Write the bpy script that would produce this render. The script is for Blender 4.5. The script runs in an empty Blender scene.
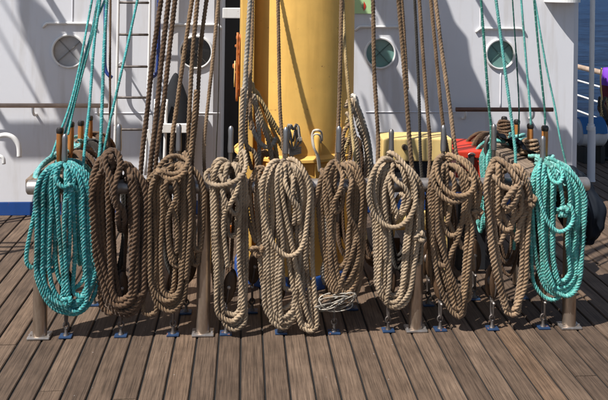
import bpy, bmesh, math, random
import numpy as np
from mathutils import Vector, Matrix

random.seed(7)
SC = bpy.context.scene
COL = SC.collection
rad = math.radians

# ------------------------------------------------------------------ camera
F_PX, CX, HY = 800.0, 304.0, -15.0
YAW, ROLL = rad(4.2), rad(0.72)
CAM = Vector((0, 0, 1.6))
FWD = Vector((math.sin(YAW), math.cos(YAW), 0))
RGT = Vector((math.cos(YAW), -math.sin(YAW), 0))
UPZ = Vector((0, 0, 1))
XC = RGT * math.cos(ROLL) + UPZ * math.sin(ROLL)
UC = -RGT * math.sin(ROLL) + UPZ * math.cos(ROLL)
cd = bpy.data.cameras.new("camera")
cam = bpy.data.objects.new("camera", cd)
COL.objects.link(cam)
cam.matrix_world = Matrix(((XC.x, UC.x, -FWD.x, CAM.x), (XC.y, UC.y, -FWD.y, CAM.y),
                           (XC.z, UC.z, -FWD.z, CAM.z), (0, 0, 0, 1)))
cd.sensor_width = 36.0
cd.lens = 36.0 * F_PX / 608.0
cd.shift_y = -(200.0 - HY) / 608.0
cd.clip_start = 0.05
cd.clip_end = 5000
SC.camera = cam

# ------------------------------------------------------------------ light
SUN_EL, SUN_AZ = 53.5, 56.0        # the sun stands behind the camera's left shoulder
TRAVEL = Vector((math.sin(rad(SUN_AZ)) * math.cos(rad(SUN_EL)),
                 math.cos(rad(SUN_AZ)) * math.cos(rad(SUN_EL)), -math.sin(rad(SUN_EL))))
sl = bpy.data.lights.new("sun", "SUN")
sl.energy = 5.0
sl.angle = rad(0.53)
sl.color = (1.0, 0.965, 0.92)
sun = bpy.data.objects.new("sun", sl)
COL.objects.link(sun)
sun.rotation_euler = TRAVEL.to_track_quat('-Z', 'Y').to_euler()
w = bpy.data.worlds.new("World")
SC.world = w
w.use_nodes = True
nt = w.node_tree
nt.nodes.clear()
out = nt.nodes.new("ShaderNodeOutputWorld")
bg = nt.nodes.new("ShaderNodeBackground")
sky = nt.nodes.new("ShaderNodeTexSky")
sky.sky_type = 'NISHITA'
sky.sun_disc = False
sky.sun_elevation = rad(SUN_EL)
sky.sun_rotation = math.atan2(-TRAVEL.x, -TRAVEL.y)
bg.inputs[1].default_value = 0.072
nt.links.new(sky.outputs[0], bg.inputs[0])
nt.links.new(bg.outputs[0], out.inputs[0])
SC.view_settings.view_transform = 'Standard'
SC.view_settings.look = 'None'
SC.view_settings.exposure = 0.5
SC.view_settings.gamma = 1.0


# ------------------------------------------------------------------ pixel helpers (photo pixel + world depth -> point)
def P(px, py, Y):
    d = FWD * F_PX + XC * (px - CX) - UC * (py - HY)
    return CAM + d * (Y / d.y)


def G(px, py):
    d = FWD * F_PX + XC * (px - CX) - UC * (py - HY)
    return CAM + d * (-CAM.z / d.z)


Y0 = G(203, 334).y          # the front pin rail
RAILZ = 0.675
WY = 5.6                    # the deckhouse fronts
MX, MY, MR = 0.295, 4.5, 0.322   # mast


# ------------------------------------------------------------------ materials
class NT:
    def __init__(s, name):
        s.m = bpy.data.materials.new(name)
        s.m.use_nodes = True
        s.t = s.m.node_tree
        s.b = s.t.nodes["Principled BSDF"]

    def n(s, typ, **kw):
        nd = s.t.nodes.new(typ)
        for k, v in kw.items():
            if k.startswith("i_"):
                nd.inputs[k[2:].replace("_", " ")].default_value = v
            else:
                setattr(nd, k, v)
        return nd

    def l(s, a, b):
        s.t.links.new(a, b)

    def ramp(s, src, stops):
        r = s.n("ShaderNodeValToRGB")
        el = r.color_ramp.elements
        while len(el) > 1:
            el.remove(el[-1])
        el[0].position, c = stops[0][0], stops[0][1]
        el[0].color = (*c, 1)
        for p, c in stops[1:]:
            e = el.new(p)
            e.color = (*c, 1)
        s.l(src, r.inputs[0])
        return r.outputs[0]

    def mix(s, fac, a, b, blend='MIX'):
        m = s.n("ShaderNodeMix", data_type='RGBA', blend_type=blend)
        for sock, v in ((m.inputs[0], fac), (m.inputs[6], a), (m.inputs[7], b)):
            if hasattr(v, "links"):
                s.l(v, sock)
            elif isinstance(v, (int, float)):
                sock.default_value = v
            else:
                sock.default_value = (*v, 1)
        return m.outputs[2]

    def noise(s, vec, scale, detail=3, rough=0.6, dist=0.0):
        n = s.n("ShaderNodeTexNoise")
        n.inputs["Scale"].default_value = scale
        n.inputs["Detail"].default_value = detail
        n.inputs["Roughness"].default_value = rough
        n.inputs["Distortion"].default_value = dist
        if vec is not None:
            s.l(vec, n.inputs["Vector"])
        return n.outputs["Fac"]

    def pos(s):
        return s.n("ShaderNodeNewGeometry").outputs["Position"]

    def mapped(s, vec, sc, rot=(0, 0, 0)):
        m = s.n("ShaderNodeMapping")
        m.inputs["Scale"].default_value = sc
        m.inputs["Rotation"].default_value = rot
        s.l(vec, m.inputs["Vector"])
        return m.outputs[0]

    def bump(s, h, strength, dist=0.002):
        b = s.n("ShaderNodeBump")
        b.inputs["Strength"].default_value = strength
        b.inputs["Distance"].default_value = dist
        s.l(h, b.inputs["Height"])
        s.l(b.outputs[0], s.b.inputs["Normal"])

    def math(s, op, a, b=None):
        m = s.n("ShaderNodeMath", operation=op)
        for i, v in enumerate((a, b)):
            if v is None:
                continue
            if hasattr(v, "links"):
                s.l(v, m.inputs[i])
            else:
                m.inputs[i].default_value = v
        return m.outputs[0]


def rope_mat(name, c, c2=None, plait=False):
    s = NT(name)
    c2 = c2 or tuple(x * 0.6 for x in c)
    at = s.n("ShaderNodeAttribute", attribute_name="fib")
    fib = s.mapped(at.outputs["Vector"], (4.0, 4.0, 0.9))
    f1 = s.noise(fib, 2.2, 4, 0.75)
    big = s.noise(s.pos(), 9.0, 3, 0.6)
    col = s.mix(s.ramp(f1, [(0.32, (0, 0, 0)), (0.68, (1, 1, 1))]), c2, c)
    dirt = s.ramp(big, [(0.33, (0.60, 0.55, 0.50)), (0.50, (0.98, 0.97, 0.96)), (0.66, (1.14, 1.13, 1.12))])
    col = s.mix(1.0, col, dirt, 'MULTIPLY')
    oi = s.n("ShaderNodeObjectInfo").outputs["Random"]
    tint = s.ramp(oi, [(0, (0.84, 0.82, 0.8)), (0.5, (1, 1, 1)), (1, (1.14, 1.12, 1.08))])
    col = s.mix(1.0, col, tint, 'MULTIPLY')
    if plait:
        ck = s.n("ShaderNodeAttribute", attribute_name="plait").outputs["Fac"]
        pale = s.mix(0.65, c, (0.52, 0.74, 0.68))
        fk = s.math('MULTIPLY', s.ramp(ck, [(0.35, (0, 0, 0)), (0.9, (1, 1, 1))]), 0.5)
        col = s.mix(fk, col, pale)
    s.l(col, s.b.inputs["Base Color"])
    s.b.inputs["Roughness"].default_value = 0.82
    s.b.inputs["Specular IOR Level"].default_value = 0.25
    s.b.inputs["Sheen Weight"].default_value = 0.15
    s.bump(f1, 0.55, 0.0025)
    return s.m


def paint_mat(name, c, rough=0.45, dirt=0.25, rust=0.0, scale=3.0, metallic=0.0, streak=True):
    s = NT(name)
    p = s.pos()
    n1 = s.noise(p, scale, 5, 0.65)
    st = s.noise(s.mapped(p, (9, 9, 0.9)), 1.6, 4, 0.6)
    col = s.mix(s.ramp(n1, [(0.35, (1, 1, 1)), (0.75, (0, 0, 0))]), tuple(x * (1 - dirt) for x in c), c)
    if streak:
        g = s.ramp(st, [(0.34, (0.90, 0.88, 0.85)), (0.50, (1, 1, 1))])
        col = s.mix(1.0, col, g, 'MULTIPLY')
    if rust > 0:
        r = s.noise(p, 26.0, 5, 0.7)
        k = s.ramp(r, [(0.70 - rust, (0, 0, 0)), (0.74 - rust * .8, (1, 1, 1))])
        col = s.mix(k, col, (0.28, 0.10, 0.035))
    s.l(col, s.b.inputs["Base Color"])
    s.b.inputs["Metallic"].default_value = metallic
    rr = s.n("ShaderNodeMapRange")
    rr.inputs["To Min"].default_value = rough - 0.08
    rr.inputs["To Max"].default_value = rough + 0.15
    s.l(n1, rr.inputs["Value"])
    s.l(rr.outputs[0], s.b.inputs["Roughness"])
    s.bump(s.noise(p, 18.0, 4, 0.6), 0.12, 0.004)
    return s.m


def wood_mat(name, c1, c2, rough=0.75, axis='Y', bump=0.5, sc=1.0, knots=True):
    s = NT(name)
    oi = s.n("ShaderNodeObjectInfo").outputs["Random"]
    off = s.n("ShaderNodeCombineXYZ")
    s.l(s.math('MULTIPLY', oi, 37.0), off.inputs[0])
    s.l(s.math('MULTIPLY', oi, 91.0), off.inputs[1])
    add = s.n("ShaderNodeVectorMath", operation='ADD')
    s.l(s.pos(), add.inputs[0])
    s.l(off.outputs[0], add.inputs[1])
    v = add.outputs[0]
    scl = {'Y': (95, 3.4, 95), 'X': (3.4, 95, 95), 'Z': (95, 95, 3.4)}[axis]
    scl2 = {'Y': (330, 7, 330), 'X': (7, 330, 330), 'Z': (330, 330, 7)}[axis]
    g1 = s.noise(s.mapped(v, tuple(x * sc for x in scl)), 1.0, 5, 0.65, 0.5)
    g2 = s.noise(s.mapped(v, tuple(x * sc for x in scl2)), 1.0, 3, 0.6)
    blot = s.noise(v, 7.0, 4, 0.6)
    f = s.math('ADD', s.math('MULTIPLY', g1, 0.5), s.math('MULTIPLY', g2, 0.5))
    col = s.mix(s.ramp(f, [(0.40, (0, 0, 0)), (0.58, (1, 1, 1))]), c2, c1)
    col = s.mix(1.0, col, s.ramp(blot, [(0.3, (0.74, 0.72, 0.7)), (0.7, (1.14, 1.13, 1.12))]), 'MULTIPLY')
    tint = s.ramp(oi, [(0, (0.70, 0.68, 0.67)), (0.45, (1, 0.98, 0.95)), (0.8, (1.18, 1.17, 1.15)), (1, (1.12, 1.02, 0.9))])
    col = s.mix(1.0, col, tint, 'MULTIPLY')
    sp = s.noise(v, 55.0, 2, 0.5)
    col = s.mix(s.ramp(sp, [(0.74, (0, 0, 0)), (0.78, (0.5, 0.5, 0.5))]), col, (0.36, 0.33, 0.3))
    s.l(col, s.b.inputs["Base Color"])
    s.b.inputs["Roughness"].default_value = rough
    s.b.inputs["Specular IOR Level"].default_value = 0.3
    s.bump(f, bump, 0.003)
    return s.m


def steel_mat(name, c=(0.45, 0.42, 0.4), rough=0.34, dirt=0.4):
    s = NT(name)
    p = s.pos()
    n1 = s.noise(s.mapped(p, (14, 14, 3)), 1.5, 5, 0.65)
    col = s.mix(s.ramp(n1, [(0.4, (0, 0, 0)), (0.68, (1, 1, 1))]), c, tuple(x * (1 - dirt) for x in (c[0], c[1] * .9, c[2] * .8)))
    s.l(col, s.b.inputs["Base Color"])
    s.b.inputs["Metallic"].default_value = 0.85
    rr = s.n("ShaderNodeMapRange")
    rr.inputs["To Min"].default_value = rough - 0.05
    rr.inputs["To Max"].default_value = rough + 0.3
    s.l(n1, rr.inputs["Value"])
    s.l(rr.outputs[0], s.b.inputs["Roughness"])
    s.bump(s.noise(s.mapped(p, (60, 60, 8)), 1.0, 3), 0.08, 0.002)
    return s.m


M = {}
M['brown_dark'] = rope_mat("rope dark brown", (0.165, 0.098, 0.055), (0.062, 0.035, 0.019))
M['brown'] = rope_mat("rope brown", (0.27, 0.176, 0.10), (0.112, 0.07, 0.038))
M['beige'] = rope_mat("rope beige", (0.47, 0.365, 0.252), (0.235, 0.172, 0.11))
M['tan'] = rope_mat("rope tan", (0.36, 0.252, 0.158), (0.185, 0.12, 0.072))
M['mid'] = rope_mat("rope mid brown", (0.335, 0.225, 0.132), (0.145, 0.093, 0.053))
M['grey'] = rope_mat("rope grey", (0.46, 0.42, 0.36), (0.27, 0.24, 0.20))
M['straw'] = rope_mat("rope straw", (0.50, 0.38, 0.19), (0.3, 0.21, 0.09))
M['black'] = rope_mat("rope black", (0.05, 0.043, 0.035), (0.02, 0.018, 0.015))
M['white'] = rope_mat("rope white", (0.62, 0.58, 0.5), (0.42, 0.38, 0.33))
M['teal'] = rope_mat("rope teal", (0.075, 0.37, 0.372), (0.028, 0.215, 0.225), plait=True)
M['teal2'] = rope_mat("rope pale teal", (0.15, 0.49, 0.445), (0.06, 0.31, 0.285), plait=True)
M['tgreen'] = rope_mat("rope dark green", (0.03, 0.20, 0.155), (0.012, 0.10, 0.08), plait=True)
M['white_paint'] = paint_mat("white ship paint", (0.655, 0.655, 0.68), 0.45, 0.05, rust=-0.02)
M['white_fit'] = paint_mat("white fitting paint", (0.74, 0.73, 0.71), 0.4, 0.12, rust=0.04)
M['blue_paint'] = paint_mat("blue paint", (0.012, 0.06, 0.24), 0.4, 0.3, rust=0.02)
M['blue_eye'] = paint_mat("worn blue paint", (0.014, 0.045, 0.115), 0.55, 0.55, rust=0.09, scale=30)
M['yellow'] = paint_mat("yellow mast paint", (0.82, 0.485, 0.115), 0.6, 0.18, rust=0.035, scale=5)
M['yellow2'] = paint_mat("pale yellow paint", (0.78, 0.56, 0.22), 0.45, 0.15, rust=0.02)
M['orange'] = paint_mat("rusty orange paint", (0.50, 0.15, 0.03), 0.6, 0.5, rust=0.18, scale=30)
M['red'] = paint_mat("red paint", (0.62, 0.045, 0.02), 0.42, 0.2, rust=0.02)
M['dark'] = paint_mat("dark paint and shade", (0.014, 0.015, 0.018), 0.5, 0.3)  # near black; also stands in for shade in the gap and under the winch
M['rubber'] = paint_mat("black rubber", (0.005, 0.006, 0.009), 0.8, 0.3, scale=14)
M['hose'] = paint_mat("blue hose", (0.015, 0.04, 0.19), 0.35, 0.2)
M['green_sign'] = paint_mat("pale green sign", (0.46, 0.66, 0.32), 0.4, 0.05, streak=False)
M['green_glass'] = paint_mat("green deadlight", (0.15, 0.29, 0.255), 0.14, 0.3, scale=8, streak=False)
M['grey_glass'] = paint_mat("grey deadlight", (0.42, 0.41, 0.41), 0.25, 0.25, scale=8, streak=False)
M['dark_glass'] = paint_mat("dark port glass", (0.02, 0.018, 0.016), 0.12, 0.3, scale=8, streak=False)
M['steel'] = steel_mat("brushed steel")
M['post'] = steel_mat("weathered steel post", (0.52, 0.43, 0.35), 0.2, 0.5)
M['pin'] = steel_mat("pin steel", (0.30, 0.30, 0.31), 0.30, 0.35)
M['iron'] = steel_mat("old iron", (0.16, 0.14, 0.13), 0.45, 0.5)
M['plank'] = wood_mat("weathered deck teak", (0.150, 0.104, 0.073), (0.062, 0.042, 0.029), 0.78, 'Y', 0.6)
M['board'] = wood_mat("grey rail board", (0.25, 0.19, 0.145), (0.10, 0.075, 0.055), 0.7, 'Y', 0.5)
M['railwood'] = wood_mat("handrail wood", (0.55, 0.43, 0.34), (0.36, 0.26, 0.19), 0.6, 'X', 0.4)
M['railwood2'] = wood_mat("dark handrail wood", (0.17, 0.09, 0.065), (0.08, 0.045, 0.035), 0.6, 'X', 0.4)
M['pinwood'] = wood_mat("varnished pin wood", (0.44, 0.19, 0.055), (0.24, 0.09, 0.028), 0.35, 'Z', 0.2)
M['blockwood'] = wood_mat("block wood", (0.11, 0.065, 0.038), (0.04, 0.024, 0.014), 0.45, 'Z', 0.3)
M['pintip'] = paint_mat("black pin tip", (0.02, 0.015, 0.012), 0.3, 0.2)
M['caulk'] = paint_mat("black caulking", (0.007, 0.006, 0.0055), 0.85, 0.2)
M['bar_green_glass'] = paint_mat("green deadlight bar", (0.07, 0.14, 0.125), 0.4, 0.2)
M['bar_grey_glass'] = paint_mat("grey deadlight bar", (0.24, 0.235, 0.23), 0.4, 0.2)
M['bar_dark_glass'] = paint_mat("dark port bar", (0.05, 0.045, 0.04), 0.4, 0.2)
s = NT("navy canvas")
s.b.inputs["Base Color"].default_value = (0.006, 0.009, 0.015, 1)
s.b.inputs["Roughness"].default_value = 0.75
s.b.inputs['Specular IOR Level'].default_value = 0.2
s.bump(s.noise(s.pos(), 260.0, 2), 0.3, 0.001)
M['canvas'] = s.m
s = NT("sea water")
p = s.pos()
wv = s.noise(s.mapped(p, (0.55, 1.1, 1)), 1.0, 8, 0.68, 0.3)
w2 = s.noise(s.mapped(p, (0.05, 0.12, 1)), 1.0, 3, 0.6, 0.2)
wv = s.math('ADD', s.math('MULTIPLY', wv, .75), s.math('MULTIPLY', w2, .3))
col = s.mix(s.ramp(wv, [(0.44, (0, 0, 0)), (0.62, (1, 1, 1))]), (0.003, 0.012, 0.042), (0.02, 0.055, 0.13))
s.l(col, s.b.inputs["Base Color"])
s.b.inputs["Roughness"].default_value = 0.5
s.b.inputs["Specular IOR Level"].default_value = 0.12
s.bump(wv, 1.0, 1.2)
M['sea'] = s.m


# ------------------------------------------------------------------ object helpers
def tag(o, label=None, cat=None, group=None, kind=None):
    if label: o['label'] = label
    if cat: o['category'] = cat
    if group: o['group'] = group
    if kind: o['kind'] = kind
    return o


def empty(name, loc, label=None, cat=None, group=None):
    o = bpy.data.objects.new(name, None)
    COL.objects.link(o)
    o.location = loc
    o.empty_display_size = 0.05
    return tag(o, label, cat, group)


def link(name, me, mat=None, parent=None, smooth=False):
    """mesh coordinates are world coordinates; a child is shifted so that it stays put under its parent"""
    if mat is not None:
        me.materials.clear()
        me.materials.append(mat)
    if smooth:
        me.polygons.foreach_set("use_smooth", [True] * len(me.polygons))
    o = bpy.data.objects.new(name, me)
    COL.objects.link(o)
    if parent is not None:
        o.parent = parent
        chain = Matrix.Identity(4)
        q = parent
        while q is not None:
            chain = Matrix.Translation(q.location) @ chain
            q = q.parent
        o.location = -chain.translation
    return o


def center(o):
    """move a top-level mesh's origin to its base centre"""
    me = o.data
    n = len(me.vertices)
    co = np.empty(n * 3)
    me.vertices.foreach_get("co", co)
    co = co.reshape(-1, 3)
    c = (co.min(0) + co.max(0)) / 2
    c[2] = co[:, 2].min()
    co -= c
    me.vertices.foreach_set("co", co.ravel())
    o.location = Vector(c)
    return o


def bm_obj(name, bm, mat, parent=None, smooth=False):
    bmesh.ops.recalc_face_normals(bm, faces=bm.faces)
    me = bpy.data.meshes.new(name)
    bm.to_mesh(me)
    bm.free()
    return link(name, me, mat, parent, smooth)


def box_bm(x0, x1, y0, y1, z0, z1, bev=0.0, seg=2, bm=None):
    b = bmesh.new()
    r = bmesh.ops.create_cube(b, size=1.0)
    for v in b.verts:
        v.co = Vector(((x0 + x1) / 2 + v.co.x * (x1 - x0), (y0 + y1) / 2 + v.co.y * (y1 - y0), (z0 + z1) / 2 + v.co.z * (z1 - z0)))
    if bev > 0:
        bmesh.ops.bevel(b, geom=list(b.edges), offset=bev, segments=seg, affect='EDGES', profile=0.6)
    if bm is not None:
        me = bpy.data.meshes.new("t")
        b.to_mesh(me)
        b.free()
        bm.from_mesh(me)
        bpy.data.meshes.remove(me)
        return bm
    return b


def box(name, x0, x1, y0, y1, z0, z1, mat, parent=None, bev=0.0, seg=2):
    return bm_obj(name, box_bm(x0, x1, y0, y1, z0, z1, bev, seg), mat, parent)


def catmull(pts, step):
    pts = [np.array(p, float) for p in pts]
    ext = [2 * pts[0] - pts[1]] + pts + [2 * pts[-1] - pts[-2]]
    outp = []
    for i in range(1, len(ext) - 2):
        p0, p1, p2, p3 = ext[i - 1:i + 3]
        n = max(3, int(np.linalg.norm(p2 - p1) / (step * 1.2)) + 1)
        t = np.linspace(0, 1, n, endpoint=False)[:, None]
        outp.append(0.5 * ((2 * p1) + (-p0 + p2) * t + (2 * p0 - 5 * p1 + 4 * p2 - p3) * t ** 2 + (-p0 + 3 * p1 - 3 * p2 + p3) * t ** 3))
    c = np.vstack(outp + [pts[-1][None]])
    seg = np.linalg.norm(np.diff(c, axis=0), axis=1)
    L = np.concatenate([[0], np.cumsum(seg)])
    n = max(4, int(L[-1] / step))
    s = np.linspace(0, L[-1], n)
    return np.stack([np.interp(s, L, c[:, k]) for k in range(3)], 1), s


def rope_mesh(paths, r, kind='laid', step=0.0045, K=12, closed=False):
    """sweeps a three-strand (laid) or plaited section, or a plain round one, along each path"""
    V, Fc, FIB, PL = [], [], [], []
    base = 0
    ang = np.arange(K) * 2 * math.pi / K
    for pth in paths:
        C, S = catmull(pth, step)
        n = len(C)
        T = np.gradient(C, axis=0)
        T /= np.linalg.norm(T, axis=1)[:, None] + 1e-9
        N = np.zeros_like(C)
        ref = np.array((0.13, 1.0, 0.07)) if abs(T[0][1]) < 0.9 else np.array((1.0, 0, 0.1))
        v = ref - T[0] * ref.dot(T[0])
        N[0] = v / np.linalg.norm(v)
        for i in range(1, n):
            v = N[i - 1] - T[i] * N[i - 1].dot(T[i])
            N[i] = v / (np.linalg.norm(v) + 1e-9)
        B = np.cross(T, N)
        ph0 = random.uniform(0, 6.28)
        if kind == 'laid':
            lay = r * 2 * 2.25
            ph = ph0 + S * 2 * math.pi / lay
            th = ang[None, :] + ph[:, None]
            lobe = np.abs(np.cos(1.5 * ang)) ** 0.7
            rr = r * (0.62 + 0.43 * lobe)[None, :] * np.ones((n, 1))
            pl = (np.abs(((ang[None, :] / (2 * math.pi)) % 1.0) * 3 - 1.5) < 0.6).astype(float) * (0.5 + 0.5 * np.sin(S * 2 * math.pi / (lay * .37)))[:, None]
        elif kind == 'plait':
            lay = r * 2 * 3.6
            ph = ph0 + S * 2 * math.pi / lay
            th = ang[None, :] + 0 * ph[:, None] + 0.1
            a = np.cos(2 * (th - ph[:, None])); b = np.cos(2 * (th + ph[:, None]))
            mx = np.maximum(a, b)
            rr = r * (0.86 + 0.17 * mx)
            pl = 0.5 + 0.5 * a * np.where(a > b, 1, -1)
        else:
            th = ang[None, :] + 0 * S[:, None]
            rr = r * np.ones((n, K))
            pl = np.zeros((n, K))
        rr = rr.copy()
        if kind != 'round':
            rr[0] *= 0.55
            rr[-1] *= 0.55
        if kind != 'round':
            wob = 1 + 0.03 * np.sin(S * 23 + ph0) + 0.02 * np.sin(S * 71 + ph0 * 3)
            rr *= wob[:, None]
        X = C[:, None, :] + (np.cos(th) * rr)[..., None] * N[:, None, :] + (np.sin(th) * rr)[..., None] * B[:, None, :]
        V.append(X.reshape(-1, 3))
        fib = np.stack([np.cos(ang)[None, :] * np.ones((n, 1)) + ph0, np.sin(ang)[None, :] * np.ones((n, 1)) + ph0,
                        (S / r)[:, None] * np.ones((1, K)) * 0.35], 2)
        FIB.append(fib.reshape(-1, 3))
        PL.append(pl.ravel())
        i = np.arange(n - 1)[:, None] * K
        j = np.arange(K)[None, :]
        j2 = (j + 1) % K
        q = np.stack([i + j, i + j2, i + K + j2, i + K + j], 2).reshape(-1, 4) + base
        Fc.append(q)
        base += n * K
    V = np.vstack(V); Fc = np.vstack(Fc); FIB = np.vstack(FIB); PL = np.concatenate(PL)
    nq = len(Fc)
    FT = None
    if kind != 'round' and r > .006 and step < .0065:
        # loose fibres standing off the lay
        rg_ = np.random.RandomState(int(V[0, 0] * 1e4) % 9973 + len(V) % 77)
        m = int(len(V) / K * step * 700)
        i = rg_.randint(0, len(V) - K - 1, m)
        p0 = V[i]
        cen = (V.reshape(-1, K, 3).mean(1))[i // K]
        nrm = p0 - cen
        nrm /= np.linalg.norm(nrm, axis=1)[:, None] + 1e-9
        tan = V[i + K] - p0
        tan /= np.linalg.norm(tan, axis=1)[:, None] + 1e-9
        side = np.cross(nrm, tan)
        ln_ = rg_.uniform(.004, .011, (m, 1))
        tip = p0 + ln_ * (nrm * rg_.uniform(.25, .9, (m, 1)) + tan * rg_.uniform(-.8, .8, (m, 1)) + side * rg_.uniform(-.7, .7, (m, 1)))
        wv = tan * .0005
        b0 = len(V)
        V = np.vstack([V, p0 - nrm * .001 - wv, p0 - nrm * .001 + wv, tip])
        FIB = np.vstack([FIB, FIB[i], FIB[i], FIB[i]])
        PL = np.concatenate([PL, PL[i], PL[i], PL[i]])
        k_ = np.arange(m)
        FT = np.stack([b0 + k_, b0 + m + k_, b0 + 2 * m + k_], 1)
    me = bpy.data.meshes.new("rope")
    me.vertices.add(len(V))
    me.vertices.foreach_set("co", V.ravel())
    nt_ = 0 if FT is None else len(FT)
    me.loops.add(nq * 4 + nt_ * 3)
    li = Fc.ravel() if FT is None else np.concatenate([Fc.ravel(), FT.ravel()])
    me.loops.foreach_set("vertex_index", li)
    me.polygons.add(nq + nt_)
    me.polygons.foreach_set("loop_start", np.concatenate([np.arange(nq) * 4, nq * 4 + np.arange(nt_) * 3]))
    me.polygons.foreach_set("loop_total", np.concatenate([np.full(nq, 4), np.full(nt_, 3)]))
    me.polygons.foreach_set("use_smooth", np.ones(nq + nt_, bool))
    me.update()
    a = me.attributes.new("fib", 'FLOAT_VECTOR', 'POINT')
    a.data.foreach_set("vector", FIB.ravel())
    a = me.attributes.new("plait", 'FLOAT', 'POINT')
    a.data.foreach_set("value", PL)
    return me


def rope(name, pts, r, mat, kind='laid', parent=None, step=0.0045, K=12):
    return link(name, rope_mesh([pts], r, kind, step, K), M[mat], parent)


def tube(name, pts, r, mat, parent=None, K=12, step=0.03):
    me = rope_mesh([pts], r, 'round', step, K)
    # close the ends
    bm = bmesh.new()
    bm.from_mesh(me)
    bpy.data.meshes.remove(me)
    be = [e for e in bm.edges if len(e.link_faces) == 1]
    bmesh.ops.holes_fill(bm, edges=be, sides=0)
    return bm_obj(name, bm, mat, parent, True)


def lathe(name, prof, c, mat, parent=None, seg=24, axis='Z', smooth=True, caps=True):
    bm = bmesh.new()
    rings = []
    for (r, h) in prof:
        ring = []
        for k in range(seg):
            a = 2 * math.pi * k / seg
            x, y = r * math.cos(a), r * math.sin(a)
            if axis == 'Z': q = (x, y, h)
            elif axis == 'Y': q = (x, h, y)
            else: q = (h, x, y)
            ring.append(bm.verts.new(Vector(q) + Vector(c)))
        rings.append(ring)
    for a, b in zip(rings[:-1], rings[1:]):
        for k in range(seg):
            bm.faces.new((a[k], a[(k + 1) % seg], b[(k + 1) % seg], b[k]))
    for ring in (rings[0], rings[-1]):
        if caps and (ring[0].co - ring[seg // 2].co).length > 1e-4:
            bm.faces.new(ring)
    o = bm_obj(name, bm, mat, parent, False)
    if smooth:
        me = o.data
        me.polygons.foreach_set("use_smooth", [len(p.vertices) < 5 for p in me.polygons])
        try:
            me.set_sharp_from_angle(angle=rad(38))
        except Exception:
            pass
    return o


def copy_thing(o, delta, label):
    """copies a thing, its parts and their sub-parts; the meshes are shared"""
    c = o.copy()
    COL.objects.link(c)
    c.location = o.location + delta
    c['label'] = label
    for ch in o.children:
        d = ch.copy()
        COL.objects.link(d)
        d.parent = c
        for g in ch.children:
            e = g.copy()
            COL.objects.link(e)
            e.parent = d
    return c


# ------------------------------------------------------------------ THE SETTING: deck, hull, sea
PW = 0.0983
DX0, DX1, DY0, DY1 = -26, 40, -1.2, 9.6
deck = box("deck", DX0 * PW, DX1 * PW, DY0, DY1, -0.08, -0.0075, M['caulk'])
tag(deck, "weathered grey brown plank deck with black caulked seams", None, None, 'structure')
bm = box_bm(-0.5, 0.5, -0.5, 0.5, -0.5, 0.5)
for v in bm.verts:
    v.co.x *= (PW - 0.0085)
    v.co.z *= 0.03
bmesh.ops.bevel(bm, geom=[e for e in bm.edges if all(v.co.z > 0 for v in e.verts) and abs(e.verts[0].co.x - e.verts[1].co.x) < 1e-6],
                offset=0.0025, segments=2, affect='EDGES')
pm = bpy.data.meshes.new("plank")
bm.to_mesh(pm)
bm.free()
pm.materials.append(M['plank'])
joint_at = {-8: G(53, 391).y, -5: G(133, 399).y, 14: G(599, 375.5).y, -11: G(2, 345).y, 6: 2.6, 2: 2.4, -2: 4.7, 9: 4.4}
rj = random.Random(3)
for i in range(DX0, DX1):
    j0 = joint_at.get(i, rj.uniform(1.5, 2.7) if i % 2 else rj.uniform(4.1, 5.3))
    cuts = [DY0] + [c for c in (j0 - 3.3, j0, j0 + 3.3, j0 + 6.6) if DY0 + .3 < c < DY1 - .3] + [DY1]
    for a, b in zip(cuts[:-1], cuts[1:]):
        o = bpy.data.objects.new("plank", pm)
        COL.objects.link(o)
        o.parent = deck
        o.location = ((i + 0.5) * PW, (a + b) / 2, -0.015 + rj.uniform(-0.0006, 0.0006))
        o.scale = (rj.uniform(.982, 1.008), (b - a) - 0.005, 1)
        o.rotation_euler = (0, rj.uniform(-0.004, 0.004), 0)
hull = box("hull", DX0 * PW - 0.3, DX1 * PW + 0.35, DY0 - 6, DY1 + 0.25, -3.6, -0.085, M['white_paint'], None, 0.03)
tag(hull, "white steel hull side below the deck", None, None, 'structure')
bm = bmesh.new()
bmesh.ops.create_grid(bm, x_segments=4, y_segments=4, size=2500)
for v in bm.verts:
    v.co.z = -3.2
sea = bm_obj("sea", bm, M['sea'])
tag(sea, "dark blue rippled sea beyond the ship's side", None, None, 'structure')


# ------------------------------------------------------------------ deckhouses
def X_at(px, Y, py=100):
    return P(px, py, Y).x


def Z_at(px, py, Y):
    return P(px, py, Y).z


GAPL = X_at(221, WY)
GAPR = X_at(345, WY)
RX = X_at(580.5, WY)
WALLTOP = 2.5


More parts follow.
